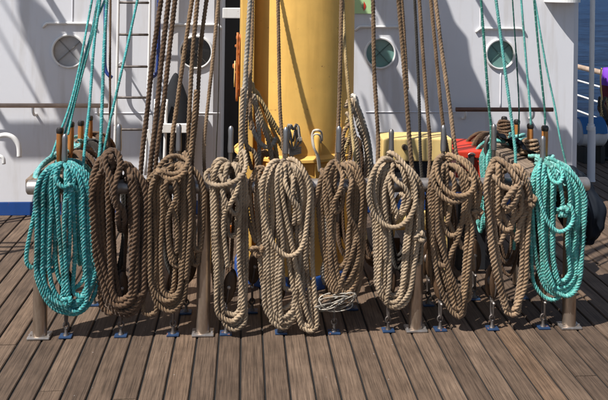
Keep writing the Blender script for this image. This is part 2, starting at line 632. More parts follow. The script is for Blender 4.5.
def deckhouse(x0, x1, label, ports, seams):
    root = empty("deckhouse", ((x0 + x1) / 2, WY + 1.2, 0), label, "deckhouse", "white deckhouses behind the mast")
    bm = box_bm(x0, x1, WY, WY + 2.2, 0.092, WALLTOP)
    ed = [e for e in bm.edges if abs(e.verts[0].co.z - e.verts[1].co.z) > 1 and e.verts[0].co.y < WY + .1]
    bmesh.ops.bevel(bm, geom=ed, offset=0.055, segments=6, affect='EDGES')
    wall = bm_obj("wall", bm, M['white_paint'], root)
    # round the port holes through the front skin
    cb = bmesh.new()
    for (px, py, rpx, _) in ports:
        c = P(px, py, WY)
        r = rpx / 143.0
        m4 = Matrix.Translation((c.x, WY, c.z)) @ Matrix.Rotation(rad(90), 4, 'X')
        bmesh.ops.create_cone(cb, cap_ends=True, segments=40, radius1=r, radius2=r, depth=0.16, matrix=m4)
    if ports:
        me = bpy.data.meshes.new("cut")
        bmesh.ops.recalc_face_normals(cb, faces=cb.faces)
        cb.to_mesh(me)
        co = bpy.data.objects.new("cut", me)
        COL.objects.link(co)
        co.matrix_world = Matrix.Identity(4)
        md = wall.modifiers.new("b", 'BOOLEAN')
        md.operation = 'DIFFERENCE'
        md.object = co
        bpy.context.view_layer.update()
        dg = bpy.context.evaluated_depsgraph_get()
        nm = bpy.data.meshes.new_from_object(wall.evaluated_get(dg))
        wall.modifiers.clear()
        wall.data = nm
        bpy.data.objects.remove(co)
    cb.free()
    box("base_band", x0 - 0.004, x1 + 0.004, WY - 0.006, WY + 2.2, 0.0, 0.09, M['blue_paint'], root, 0.003)
    for (px, py, rpx, glass) in ports:
        c = P(px, py, WY)
        r = rpx / 143.0
        f = lathe("porthole", [(r - 0.004, -0.002), (r - 0.004, -0.016), (r + 0.004, -0.018), (r + 0.010, -0.013), (r + 0.012, 0.002)], (c.x, WY, c.z),
                  M['white_fit'], root, 48, 'Y', True, False)
        lathe("pane", [(0.0001, 0.019), (r * .6, 0.018), (r + 0.004, 0.016), (r + 0.004, 0.03)], (c.x, WY, c.z), M[glass], f, 40, 'Y')
        bm = bmesh.new()
        for a in (rad(47), rad(-43)):
            b = box_bm(-r + .003, r - .003, -0.0025, 0.0025, -0.0028, 0.0028)
            b.transform(Matrix.Translation((c.x, WY + 0.0145, c.z)) @ Matrix.Rotation(a, 4, 'Y'))
            me = bpy.data.meshes.new("t"); b.to_mesh(me); b.free(); bm.from_mesh(me); bpy.data.meshes.remove(me)
        cr = bm_obj("cross_bar", bm, M['bar_' + glass], f)
        # drip ledge over the port
        zt = c.z + r + 0.083
        w2 = 0.148
        tube("drip_ledge", [(c.x - w2 - .03, WY - .006, zt - .03), (c.x - w2, WY - .012, zt - 0.001), (c.x - w2 + .05, WY - .014, zt),
                            (c.x + w2 - .05, WY - .014, zt), (c.x + w2, WY - .012, zt - 0.001), (c.x + w2 + .03, WY - .006, zt - .03)],
             0.010, M['white_fit'], root, 8, 0.02)
    for kind_, a, b, c_ in seams:
        if kind_ == 'v':
            x = X_at(a, WY, 50)
            tube("weld_seam", [(x, WY - .001, Z_at(a, b, WY)), (x, WY - .001, Z_at(a, c_, WY))], 0.005, M['white_paint'], root, 8)
        else:
            z = Z_at((b + c_) / 2, a, WY)
            tube("weld_seam", [(X_at(b, WY), WY - .001, z), (X_at(c_, WY), WY - .001, z)], 0.0045, M['white_paint'], root, 8)
    return root


hl = deckhouse(-3.2, GAPL, "white deckhouse on the left with a grey port and a dark port behind brown ropes",
               [(69, 51, 15.5, 'grey_glass'), (196, 52, 15.5, 'dark_glass')],
               [('v', 72, -40, 24), ('h', 113, 95, 220)])
hr = deckhouse(GAPR, RX, "white deckhouse on the right of the mast with two round green ports",
               [(380, 53, 14.8, 'green_glass'), (500, 54, 14.4, 'green_glass')],
               [('v', 480, -40, 33), ('h', 112, 366, 455), ('v', 501, 72, 108)])
rec = box("bulkhead", GAPL - .2, GAPR + .2, 6.5, 6.6, 0.0, WALLTOP, M['dark'])  # the gap's shade is put into this black colour
tag(center(rec), "bulkhead closing the gap left of the yellow mast, coloured black for its shade", "bulkhead")
cb_ = box("crossbar", GAPL + 0.001, GAPR - 0.001, WY + 0.03, WY + 0.10, Z_at(230, 18.5, WY), Z_at(230, 8, WY), M['white_fit'], None, 0.006)
tag(center(cb_), "short white steel bar bridging the black gap left of the mast", "bar")


def handrail(px0, px1, py, mat, brs, label):
    z = Z_at((px0 + px1) / 2, py, WY - .09)
    a, b = X_at(px0, WY - .09), X_at(px1, WY - .09)
    root = empty("handrail", ((a + b) / 2, WY - .09, z), label, "handrail", "wooden handrails on the deckhouse fronts")
    tube("rail", [(a, WY - .09, z), ((a + b) / 2, WY - .09, z), (b, WY - .09, z)], 0.0155, M[mat], root, 12, 0.05)
    for px in brs:
        x = X_at(px, WY - .09)
        tube("bracket", [(x, WY + .002, z - .075), (x, WY - .05, z - .07), (x, WY - .085, z - .045), (x, WY - .09, z - .012)], 0.009, M['white_fit'], root, 10, 0.01)


handrail(-60, 108, 105.5, 'railwood', (-40, 33, 98), "pale weathered wooden handrail on the left deckhouse front under the grey port")
handrail(456, 553, 109.5, 'railwood2', (466, 534), "dark brown wooden handrail on the right deckhouse under the green port")

# ladder on the left deckhouse
LY = WY - 0.16
lad = empty("ladder", (X_at(132, LY), LY, 0), "white steel ladder fixed to the left deckhouse between teal and brown ropes", "ladder")
for px in (117, 148.5):
    x0 = X_at(px - 2.2, LY)
    tube("stringer", [(x0, LY, Z_at(px, 175, LY)), (X_at(px, LY), LY, 1.2), (X_at(px + .8, LY), LY, 2.4)], 0.0095, M['white_fit'], lad, 10, 0.1)
for py in (-30, 2.5, 34.5, 66.5, 97.5, 129.5):
    z = Z_at(132, py, LY)
    dx = (py) / 110 * 0.012
    tube("rung", [(X_at(117, LY) - dx, LY, z), (X_at(132, LY) - dx, LY, z), (X_at(148.5, LY) - dx, LY, z)], 0.0085, M['iron'], lad, 10, 0.05)
for px in (117, 148.5):
    tube("stand_off", [(X_at(px, LY), LY, 1.05), (X_at(px, LY), WY + .003, 1.05)], 0.007, M['white_fit'], lad, 8, 0.05)

# vent pipe (gooseneck) at far left
vy = WY - 0.17
tube_pts = [P(-9, 210, vy), P(-9, 165, vy), P(-8, 148, vy), P(-3, 138, vy), P(5, 135, vy), P(13, 137.5, vy), P(18, 144, vy), P(19.3, 151, vy), P(19.3, 157, vy)]
vp = tube("vent_pipe", tube_pts, 0.0165, M['white_fit'], None, 16, 0.01)
tag(center(vp), "white gooseneck vent pipe curling out at the foot of the left deckhouse", "vent pipe")
vp2 = tube("vent_pipe", [P(-9, 212, vy - .05), P(-6, 170, vy - .05), P(-2, 157, vy - .05), P(3, 158, vy - .05), P(4, 164, vy - .05)], 0.012, M['white_fit'], None, 12, 0.01)
tag(center(vp2), "smaller white pipe elbow low beside the gooseneck vent at the left edge", "vent pipe")

# hoses hanging beside the ladder
h1 = tube("hose", [P(106, -60, WY - .1), P(105.5, 0, WY - .1), P(105, 40, WY - .1), P(105, 66, WY - .1), P(107.5, 74, WY - .11), P(112, 77.5, WY - .12)], 0.012, M['hose'], None, 10, 0.02)
tag(center(h1), "dark blue hose hanging behind the teal ropes left of the ladder", "hose")
h2 = tube("hose", [P(161, -60, WY - .1), P(159, 0, WY - .1), P(158.5, 40, WY - .1), P(158, 66, WY - .1), P(156, 74, WY - .11), P(151.5, 77, WY - .12)], 0.014, M['hose'], None, 10, 0.02)
tag(center(h2), "blue hose hanging behind the brown ropes right of the ladder", "hose")

# black rubber fender leaning on the wall, with a white bracket before it
bm = bmesh.new()
bmesh.ops.create_uvsphere(bm, u_segments=28, v_segments=20, radius=1)
fc = P(175, 128, WY - 0.14)
for v in bm.verts:
    t = v.co.z
    k = 1.0 - 0.42 * max(t, 0) ** 1.5
    v.co = Vector((fc.x + 0.128 * v.co.x * k, fc.y + 0.11 * v.co.y * k, fc.z + 0.345 * t + .03 * max(t, 0) ** 6))
fen = empty("fender", (fc.x, fc.y, fc.z - .345), "black rubber teardrop fender against the wall behind the brown ropes", "fender")
bm_obj("body", bm, M['rubber'], fen, True)
#lathe("eye_cap", [(0.02, 0.325), (0.03, 0.33), (0.026, 0.352), (0.001, 0.356)], (fc.x, fc.y, fc.z), M['rubber'], fen, 20)
br = empty("bracket", (X_at(176, WY - .3), WY - .3, 0), "white steel bracket frame standing before the black fender", "bracket")
by = WY - 0.29
zt_, zb_ = Z_at(176, 124, by), Z_at(176, 133, by)
box("crossbar", X_at(161, by), X_at(192, by), by, by + 0.03, zb_, zt_, M['white_fit'], br, 0.004)
for px in (152, 163):
    x = X_at(px, by)
    tube("upright", [(x, by + .035, 0), (x + .01, by + .035, 0.4), (x + .02, by + .035, Z_at(160, 100, by))], 0.011, M['white_fit'], br, 10, 0.05)
bm = box_bm(-0.012, 0.012, -0.01, 0.01, 0, 0.33)
bm.transform(Matrix.Translation((X_at(160, by), by + .012, zb_ - .30)) @ Matrix.Rotation(rad(-14), 4, 'Y'))
bm_obj("brace", bm, M['white_fit'], br)

# green sign
sy = WY - 0.012
sg = empty("sign", (X_at(361, sy, 0), sy, Z_at(361, 13, sy)), "pale green safety sign with a red mark on the wall right of the mast", "sign")
box("plate", X_at(351, sy), X_at(370.5, sy), sy, sy + 0.01, Z_at(361, 13.5, sy), Z_at(361, -24, sy), M['green_sign'], sg)
bm = bmesh.new()
cc = P(363.5, 6, sy - 0.003)
vs = [bm.verts.new((cc.x + 0.001, cc.y, cc.z + 0.036))] + [bm.verts.new((cc.x + 0.0 + 0.017 * math.sin(math.pi * t / 10), cc.y, cc.z + 0.036 - 0.072 * t / 10)) for t in range(1, 10)] + [bm.verts.new((cc.x + 0.001, cc.y, cc.z - 0.036))]
bm.faces.new(vs)
bm_obj("red_mark", bm, M['red'], sg)
bm = bmesh.new()
for (dx0, dx1, dz0, dz1) in ((-0.006, -0.003, -0.022, 0.022), (-0.016, -0.006, 0.006, 0.008), (-0.016, -0.006, -0.008, -0.006)):
    f = [bm.verts.new((cc.x + a, cc.y, cc.z + b)) for a, b in ((dx0, dz0), (dx1, dz0), (dx1, dz1), (dx0, dz1))]
    bm.faces.new(f)
bm_obj("black_lines", bm, M['pintip'], sg)

# half-round shelf at the top of the right deckhouse
shc = P(561, 2, WY)
bm = bmesh.new()
n = 20
lo = [bm.verts.new((shc.x + 0.125 * math.cos(math.pi + math.pi * k / n), WY + 0.002 + 0.17 * math.sin(math.pi + math.pi * k / n), shc.z)) for k in range(n + 1)]
hi = [bm.verts.new((v.co.x, v.co.y, shc.z + 0.10)) for v in lo]
bm.faces.new(lo)
bm.faces.new(hi)
for k in range(n):
    bm.faces.new((lo[k], lo[k + 1], hi[k + 1], hi[k]))
sh = bm_obj("lamp_shelf", bm, M['white_fit'])
tag(center(sh), "white half round shelf high on the right end of the right deckhouse", "shelf")

# ------------------------------------------------------------------ gear above the frame (casts the shadows on the walls)
beam = empty("shadow_beam", (0.2, WY - .72, 2.3), "unseen white beam added above the frame to cast shadow bands on the deckhouses", "beam")  # unseen beam, added to cast the shadow bands on both walls
def wall_shadow_source(px, py, d):
    """the point at distance d before the wall whose shadow falls on the wall at this photo pixel"""
    q = P(px, py, WY)
    return Vector((q.x, q.y, q.z)) - TRAVEL * (d / TRAVEL.y)
qa, qb = wall_shadow_source(4, 121, 0.78), wall_shadow_source(140, 146, 0.78)
box("beam_web", qa.x, qb.x, qa.y - .04, qa.y, qb.z, qa.z, M['white_fit'], beam, 0.004)
qa, qb = wall_shadow_source(462, 127, 0.78), wall_shadow_source(566, 152, 0.78)
box("beam_web", qa.x, qb.x, qa.y - .04, qa.y, qb.z, qa.z, M['white_fit'], beam, 0.004)
for (a, b) in ((4, 140), (462, 566)):
    for px in (a + 8, b - 8):
        q = wall_shadow_source(px, 135, 0.78)
        box("arm", q.x - .015, q.x + .015, q.y + .001, WY + .05, q.z - .02, q.z + .02, M['white_fit'], beam, 0.003)
# stays running from the deckhouse fronts up and forward over the camera
def stay(px, py, px2, py2, d1, d2, r, mat, label):
    a, b = wall_shadow_source(px, py, d1), wall_shadow_source(px2, py2, d2)
    dirv = (a - b).normalized()
    o = rope("stay", [tuple(b - dirv * 0.4), tuple((a + b) / 2), tuple(a + dirv * 1.4)], r, mat, 'laid', None, 0.02, 9)
    tag(center(o), label, "stay", "stays above the frame")
stay(2, 0, 62, 100, 1.9, 0.75, 0.010, 'black', "thin dark stay above the far left of the left deckhouse")
stay(0, 34, 40, 105, 2.0, 0.9, 0.010, 'black', "thin dark stay slanting lowest over the far left corner")
stay(98, 0, 130, 70, 2.2, 1.0, 0.010, 'black', "thin dark stay above the ladder")
stay(35, 0, 70, 60, 2.4, 1.1, 0.009, 'black', "thin dark stay above the grey port")
# unseen spar and roll, added to cast the slanting shadow on the left wall
a, b, c_, d_ = [wall_shadow_source(px, py, 1.25) for px, py in ((22, -6), (46, 35), (57, 66), (78, 118))]
dr = empty("shadow_spar", tuple(d_), "unseen slanting spar with a roll, added above the frame to cast a wall shadow", "spar")
dv = (a - b).normalized()
tube("spar", [tuple(a + dv * 1.6), tuple(a), tuple(b), tuple(c_)], 0.05, M['white_fit'], dr, 14, 0.1)
lathe_pts = [tuple(b + (c_ - b) * 0.0), tuple(c_), tuple(d_), tuple(d_ + (d_ - c_) * 0.3)]
tube("shadow_roll", lathe_pts, 0.115, M['canvas'], dr, 18, 0.04)
def shade_panel(pxs, label, d=0.8):  # unseen panel, cut to throw a given shade outline on the wall
    t = empty("shade_panel", tuple(wall_shadow_source(*pxs[2], d)), label, "shade_panel", "unseen panels added to shade the wall")
    pts = [wall_shadow_source(a, b, d) for a, b in pxs]
    bm = bmesh.new()
    vs = [bm.verts.new(p) for p in pts]
    bm.faces.new(vs)
    bmesh.ops.solidify(bm, geom=list(bm.faces), thickness=0.03)
    bm_obj("cloth", bm, M['canvas'], t)
    tube("batten", [tuple(pts[0]), tuple((pts[0] + pts[1]) / 2), tuple(pts[1])], .02, M['railwood'], t, 10, .05)
shade_panel([(322, -20), (350, -20), (438, 145), (410, 145)], "narrow unseen panel added above the frame to shade the wall right of the mast")
shade_panel([(360, -20), (438, -20), (449, 5), (455, 22), (468, 38), (472, 66), (484, 92), (500, 145), (448, 145)], "broad unseen panel with an uneven edge, added to shade the wall right of the mast", .82)
# ------------------------------------------------------------------ mast
mast = empty("mast", (MX, MY, 0), "thick yellow steel mast rising behind the middle coils", "mast")
lathe("shaft", [(MR, 0.0), (MR, 1.0), (MR, 2.0), (MR, 2.55), (MR - .02, 2.58), (0.001, 2.6)], (MX, MY, 0), M['yellow'], mast, 64)
lathe("blue_foot", [(MR + 0.014, 0.0), (MR + 0.014, 0.055), (MR + 0.010, 0.064), (MR + 0.0005, 0.070)], (MX, MY, 0), M['blue_paint'], mast, 64)
lathe("pin_band", [(MR + 0.001, 0.66), (MR + 0.008, 0.664), (MR + 0.024, 0.672), (MR + 0.024, 0.686), (MR + 0.008, 0.694), (MR + 0.001, 0.703)], (MX, MY, 0), M['yellow'], mast, 64)
tx = X_at(250, 4.28)
box("track", tx - 0.052, tx + 0.018, 4.17, 4.42, 0.102, 2.55, M['yellow'], mast, 0.006)
tube("weld_seam", [(MX + .225, MY - .233, .1), (MX + .225, MY - .233, 2.0), (MX + .225, MY - .233, 2.54)], 0.006, M['yellow'], mast, 8, 0.3)
# rusty fittings left of the mast
fx = X_at(237.5, 4.3)
fit = empty("mast_fitting", (fx, 4.3, .9), "rusty orange hinge fitting on the left edge of the yellow mast", "fitting")
for (py0, py1, xo, wd) in ((35, 39, -.004, .007), (44, 47, -.008, .009), (52, 54, .0, .006), (63, 68, -.012, .015), (70, 73, -.004, .010), (79, 82, .0, .008), (88, 90, -.002, .007)):
    z0, z1 = Z_at(238, py1, 4.3), Z_at(238, py0, 4.3)
    lathe("lug", [(0.001, z0), (wd, z0 + .002), (wd * 1.15, (z0 + z1) / 2), (wd, z1 - .002), (0.001, z1)], (fx + xo, 4.28, 0), M['orange'], fit, 14)
tube("hinge_leaf", [(fx + .012, 4.285, Z_at(238, 96, 4.3)), (fx + .008, 4.28, Z_at(238, 70, 4.3)), (fx + .012, 4.285, Z_at(238, 34, 4.3))], .0075, M['orange'], fit, 8)
tube("rod", [(fx - .005, 4.26, Z_at(238, 100, 4.3)), (fx - .003, 4.26, Z_at(238, 32, 4.3))], 0.006, M['orange'], fit, 8)
tube("thin_rod", [(fx - .018, 4.26, Z_at(233, 86, 4.3)), (fx - .016, 4.26, Z_at(233, 60, 4.3))], 0.003, M['yellow2'], fit, 8)
fit2 = empty("mast_fitting", (X_at(228, 4.28), 4.28, .3), "orange lug low beside the mast seen between the hanging turns", "fitting")
lathe("boss", [(0.001, -.03), (0.022, -.028), (0.028, 0), (0.022, .028), (0.001, .03)], (X_at(229, 4.2), 4.2, Z_at(229, 231, 4.2)), M['orange'], fit2, 16)
tube("shank", [P(229, 231, 4.2), P(229, 215, 4.22), P(228, 190, 4.3)], 0.008, M['iron'], fit2, 8)


# ------------------------------------------------------------------ pin rail
rail = empty("pin_rail", (X_at(304, Y0), Y0, 0), "horseshoe pin rail of steel tube and grey boards carrying all the coils", "pin rail")
xl, xr = P(27.5, 183, Y0).x, P(588, 187, Y0).x
lathe("front_tube", [(0.001, xl - .002), (0.024, xl - .002), (0.0315, xl + .004), (0.0325, xl + 0.012), (0.0325, xr - .012), (0.0315, xr - .004), (0.024, xr + .002), (0.001, xr + .002)],
      (0, Y0, RAILZ), M['steel'], rail, 28, 'X')
for px, py in ((40.5, 336), (203, 334), (415, 329), (568.5, 326.5)):
    g = G(px, py)
    f = lathe("post", [(0.0315, 0.012), (0.0315, 0.3), (0.0315, RAILZ - 0.02)], (g.x, Y0, 0), M['post'], rail, 28)
    bm = box_bm(g.x - .05, g.x + .05, Y0 - .038, Y0 + .038, 0.001, 0.0125, 0.0045, 2)
    pb = bm_obj("base_plate", bm, M['steel'], f)
    for sx in (-1, 1):
        lathe("bolt", [(0.007, 0.0125), (0.007, 0.018), (0.001, 0.0185)], (g.x + sx * .041, Y0 - .012, 0), M['steel'], f, 6)
BL, BR = -0.905, 1.475
BZ0 = RAILZ + .027
for bx, wdt, yend in ((BL, .16, 4.78), (BR, .17, 4.72)):
    bo = box("side_board", bx - wdt / 2, bx + wdt / 2, Y0 + .036, yend, BZ0 - .045, BZ0, M['board'], rail, 0.006)
    for yy in (4.2, 4.66):
        lathe("post", [(0.024, 0.012), (0.024, BZ0 - .046)], (bx, yy, 0), M['post'], rail, 20)

PINX = [65, 119, 179, 231, 286, 339, 391.5, 443.5, 494, 543]
PINTOP = [134, 124, 124, 126, 127, 126, 129, 125, 124, 136]
which = ["leftmost, through the left teal coil", "through the darkest brown coil beside the left teal one", "before the dark fender, third from the left",
         "in front of the black gap left of the mast", "in front of the middle of the mast", "in front of the right edge of the mast",
         "through the pale coil with the big oval loop", "in front of the yellow box", "in front of the right end of the red box", "rightmost, through the right teal coil"]
for px, pt, wl in zip(PINX, PINTOP, which):
    q = P(px, pt, Y0)
    t = empty("belaying_pin", (q.x, Y0, RAILZ - .2), "steel belaying pin " + wl, "belaying pin", "steel belaying pins on the front rail")
    zt = q.z
    lathe("handle", [(0.0125, zt - .12), (0.0135, zt - .10), (0.0115, zt - .05), (0.0125, zt - .018), (0.0105, zt - .006), (0.005, zt), (0.0005, zt + .0006)], (q.x, Y0, 0), M['pin'], t, 18)
    lathe("shaft", [(0.006, RAILZ - .17), (0.0092, RAILZ - .165), (0.0095, zt - .125), (0.0122, zt - .1215)], (q.x, Y0, 0), M['pin'], t, 16)


def wood_pin(x, y, z, label, hh=0.175):
    t = empty("belaying_pin", (x, y, RAILZ - .15), label, "belaying pin", "wooden belaying pins on the side boards")
    lathe("handle", [(0.008, z - hh), (0.0145, z - hh + .012), (0.0165, z - .07), (0.0155, z - .03)], (x, y, 0), M['pinwood'], t, 18)
    lathe("dark_tip", [(0.0155, z - .0298), (0.0175, z - .026), (0.0185, z - .012), (0.014, z - .003), (0.0005, z)], (x, y, 0), M['pintip'], t, 18)
    lathe("shaft", [(0.004, RAILZ - .14), (0.0085, RAILZ - .13), (0.0085, z - hh + .001)], (x, y, 0), M['pinwood'], t, 12)


for (px, py, y), lb in zip(((60, 127, 3.90), (71, 121, 4.15), (81, 120, 4.38), (90, 115, 4.6)),
                           ("nearest on the left board", "second from the front on the left board", "third from the front on the left board", "farthest on the left board, behind a teal rope")):
    q = P(px, py, y)
    wood_pin(q.x, y, q.z, "orange brown wooden pin with black tip, " + lb)
for (px, py, y), lb in zip(((545, 125, 3.92), (530.4, 123, 4.17), (517, 119, 4.42), (504.3, 116, 4.67)),
                           ("nearest on the right board", "second from the front on the right board", "third from the front on the right board", "farthest on the right board")):
    q = P(px, py, y)
    wood_pin(q.x, y, q.z, "orange brown wooden pin with black tip, " + lb)
for k, (px, py, lb) in enumerate(((268.5, 128, "left"), (317.5, 133, "middle, with a white cord looped over it"), (346.5, 127, "right"), (293, 130, "hidden behind a grey hank, centre left"))):
    X = X_at(px, 4.15)
    yy = MY - math.sqrt(max(0.001, (MR + 0.03) ** 2 - (X_at(px, 4.2) - MX) ** 2))
    q = P(px, py, yy)
    t = empty("belaying_pin", (q.x, yy, .55), "stubby yellow painted pin on the mast band, " + lb, "belaying pin", "yellow belaying pins on the mast band")
    lathe("handle", [(0.013, 0.709), (0.0165, 0.75), (0.0185, q.z - .03), (0.0195, q.z - .006), (0.016, q.z), (0.0005, q.z + .001)], (q.x, yy, 0), M['yellow'], t, 18)
    lathe("shaft", [(0.006, 0.52), (0.011, 0.53), (0.011, 0.664)], (q.x, yy, 0), M['yellow'], t, 12)

# ------------------------------------------------------------------ eye plates and blocks on deck
def eye_plate(x, y, label, grp="blue eye plates on the deck under the rail"):
    t = empty("eye_plate", (x, y, 0), label, "eye plate", grp)
    box("base", x - .028, x + .028, y - .024, y + .024, 0.001, 0.009, M['blue_eye'], t, 0.0025)
    lathe("stem", [(0.014, 0.0092), (0.0075, 0.020), (0.0065, 0.040), (0.001, 0.0405)], (x, y, 0), M['iron'], t, 14)
    ring = [(x + 0.0115 * math.sin(a), y, 0.052 + 0.014 * math.cos(a)) for a in np.linspace(math.pi * 1.0, math.pi * 3.0, 17)]
    tube("eye", ring, 0.0045, M['iron'], t, 10, 0.004)
    sh_ = [(x, y - .017, 0.135), (x, y - .019, 0.10), (x, y - .016, 0.066), (x, y, 0.055), (x, y + .016, .066), (x, y + .019, .10), (x, y + .017, 0.135)]
    tube("shackle", sh_, 0.0052, M['iron'], t, 10, 0.005)
    tube("shackle_pin", [(x, y - .03, 0.128), (x, y, .128), (x, y + .03, 0.128)], 0.0062, M['steel'], t, 8, 0.01)
    return t


def block(x, y, z, label, grp, tilt=0.0, big=1.0):
    t = empty("block", (x, y, z), label, "block", grp)
    for s_ in (-1, 1):
        bm = bmesh.new()
        bmesh.ops.create_uvsphere(bm, u_segments=20, v_segments=12, radius=1)
        for v in bm.verts:
            v.co = Vector((x + v.co.x * .030 * big, y + s_ * .017 + (v.co.y * .010), z + .075 * big + v.co.z * .075 * big))
        bm_obj("cheek", bm, M['blockwood'], t, True)
    lathe("sheave", [(0.001, -.008), (0.026, -.008), (0.022, 0), (0.026, .008), (0.001, .008)], (x, y, z + .078 * big), M['iron'], t, 20, 'Y')
    lathe("axle", [(0.001, -.034), (0.008, -.032), (0.008, .032), (0.001, .034)], (x, y, z + .078 * big), M['steel'], t, 12, 'Y')
    for s_ in (-1, 1):
        tube("strap", [(x, y + s_ * .029, z + .085 * big), (x, y + s_ * .026, z + .03), (x, y + s_ * .012, z - .002), (x, y, z - .012)], 0.0045, M['iron'], t, 8, 0.01)
    t.rotation_euler = (0, tilt, random.uniform(-.5, .5))
    return t


names = ["left teal coil", "dark brown coil", "third coil from the left", "narrow pale coil at the black gap", "coil before the middle of the mast",
         "coil before the mast's right edge", "pale coil with the oval loop", "coil before the yellow box", "tan coil before the red box", "right teal coil"]
EPX = [(66, 337), (121, 336), (173, 335), (226, 334), (281, 333), (334, 333), (388, 331), (440, 330), (492, 329), (543, 328)]
EX = []
for (px, py), nm_ in zip(EPX, names):
    g = G(px, py)
    EX.append(g.x)
    eye_plate(g.x, g.y - 0.0, "worn blue eye plate with shackle below the " + nm_)
    block(g.x + random.uniform(-.01, .01), g.y + .012, 0.142, "wooden block shackled to deck below the " + nm_, "wooden blocks under the rail", random.uniform(-.15, .15))
for px, py, lb in ((94, 305, "left teal coil"), (186, 313, "third coil from the left"), (252, 312, "gap right of the narrow pale coil"), (352, 309, "mast's right edge"), (428, 305, "coil before the yellow box"), (474, 299, "tan coil"), (522, 298, "gap left of the right teal coil")):
    g = G(px, py)
    eye_plate(g.x, g.y, "blue eye plate in the second row, behind the " + lb, "blue eye plates in the second row")
    block(g.x, g.y, 0.142, "dark wooden block in the second row, behind the " + lb, "wooden blocks in the second row", random.uniform(-.2, .2), 1.15)


# ------------------------------------------------------------------ hanging coils
def PR(px, py, d):
    """photo pixel at the front rail, d metres before the rail's axis"""
    v = P(px, py, Y0)
    return (v.x, Y0 - d, v.z)


def hang(px, L, R, B, bx, w, d, yt=160, seed=None):
    """one turn hung on the pin: up over the pin, down both sides and round at the bottom"""
    r_ = random
    j = lambda s=1.7: r_.uniform(-s, s)
    mid = 200 + (B - 200) * .5
    lw, rw = bx - w, bx + w
    droopL, droopR = min(14, abs(L - px) * .42), min(14, abs(R - px) * .42)
    d2 = d * .8
    pts = [(px - 1, yt + 6, -.004), (px + (L - px) * .45, yt + 1 + droopL * .3, d * .75), (px + (L - px) * .83, yt + 6 + droopL * .8, d),
           (L, yt + 18 + droopL, d + .004), (L + j(.8), 205, d), (L + (lw - L) * .42 + j(), mid, d2), (lw + j(), B - w * 1.2, d2 * .9),
           (bx - w * .62, B - w * .32, d2 * .9), (bx + j(), B, d2 * .95), (bx + w * .62, B - w * .32, d2 * .9), (rw + j(), B - w * 1.2, d2 * .9),
           (R + (rw - R) * .42 + j(), mid, d2), (R + j(.8), 205, d), (R, yt + 18 + droopR, d + .004), (px + (R - px) * .83, yt + 6 + droopR * .8, d),
           (px + (R - px) * .45, yt + 1 + droopR * .3, d * .75), (px + 1, yt + 6, -.004)]
    return [PR(*p) for p in pts]


def knot(px, py, d, s, rot=0.0):
    pts = []
    for t in np.linspace(0.25, 2 * math.pi + 0.1, 22):
        x = math.sin(t) + 2 * math.sin(2 * t)
        z = math.cos(t) - 2 * math.cos(2 * t)
        y = -math.sin(3 * t)
        c, s_ = math.cos(rot), math.sin(rot)
        v = P(px, py, Y0)
        pts.append((v.x + s * .33 * (x * c - z * s_), Y0 - d + s * .35 * y, v.z + s * .30 * (x * s_ + z * c)))
    return pts


def coil(idx, label, r, mat, kind, turns, wraps=(), knots=(), group="rope coils hung on the front rail pins"):
    px = PINX[idx]
    v = P(px, 165, Y0)
    t = empty("rope_coil", (v.x, Y0, v.z), label, "rope coil", group)
    for (L, R, B, bx, w_, d, *yt) in turns:
        rope("turn", hang(px, L, R, B, bx, w_, d, *(yt or [160])), r * random.uniform(.97, 1.04), mat, kind, t)
    rr_ = random.Random(idx * 7 + len(turns))
    for n_, (L, R, B, bx, w_, d, *yt) in enumerate(list(turns)[:{0: 2, 4: 2, 5: 1, 6: 1, 7: 0, 8: 0, 3: 0, 9: 2}.get(idx, 1)]):
        if R - L < 24:
            continue
        f = rr_.uniform(.12, .3)
        rope("turn", hang(px, L + (R - L) * f, R - (R - L) * rr_.uniform(.05, .2), B - rr_.uniform(1, 8), bx + rr_.uniform(-3, 3), w_ * rr_.uniform(.8, .95), d * .8 + rr_.uniform(-.004, .02)), r * .95, mat, kind, t)
    for wr in wraps:
        wr = list(wr)
        if wr[0][1] < 200 and abs(wr[0][0] - px) < 26 and wr[0][2] > -.02:
            wr = [(px + (wr[0][0] - px) * .3, wr[0][1] + 14, -.03)] + wr
        if wr[-1][1] < 218 and abs(wr[-1][0] - px) < 26:
            e = wr[-1]
            wr = wr + [(px + (e[0] - px) * .7, e[1] + 8, min(e[2], .06) * .5), (px + (e[0] - px) * .5, e[1] + 18, -.02)]
        rope("wrap", [PR(*p) for p in wr], r, mat, kind, t)
    for (kx, ky, d, s, rot) in knots:
        rope("knot", knot(kx, ky, d, s, rot), r * .95, mat, kind, t)
    return t


G0 = .050
# 1 left teal
coil(0, "bright teal coil at the left end of the rail, long loops reaching the deck", .0103, 'teal', 'laid',
     [(39.5, 97, 309, 68, 28, .052), (43.5, 93, 306, 69, 26, .062), (47.5, 90, 303, 70, 24, .074), (51.5, 87, 300, 68, 24, .060), (41, 95, 300, 69, 29, .082),
      (55, 83.5, 297, 72, 20, .074), (46, 99, 311, 73, 27, .044), (58, 80, 285, 73, 14, .060), (49, 58, 268, 53, 4, .05), (45, 61, 262, 51, 5, .066), (77, 91, 292, 84, 7, .08), (74, 87, 305, 78, 12, .092)],
     [[(64, 164, .0), (60.5, 166, .07), (60, 178, .09), (62, 200, .095), (64.5, 240, .08), (67, 272, .07), (70, 290, .07)],
      [(66, 166, .0), (70, 172, .08), (70.5, 190, .10), (69, 220, .095), (70, 260, .08), (72, 292, .07)],
      [(66, 168, .01), (73, 163, .07), (78, 172, .085), (76, 186, .095), (70, 196, .10), (71, 210, .09)],
      [(60, 172, .08), (64, 178, .105), (70, 181, .11), (76, 179, .1), (81, 186, .08)],
      [(40, 190, .03), (36, 210, .02), (31, 232, .015), (27.5, 250, .01), (27.5, 262, .01), (33, 268, .01)]],
     [(71, 294, .078, .020, .2)])
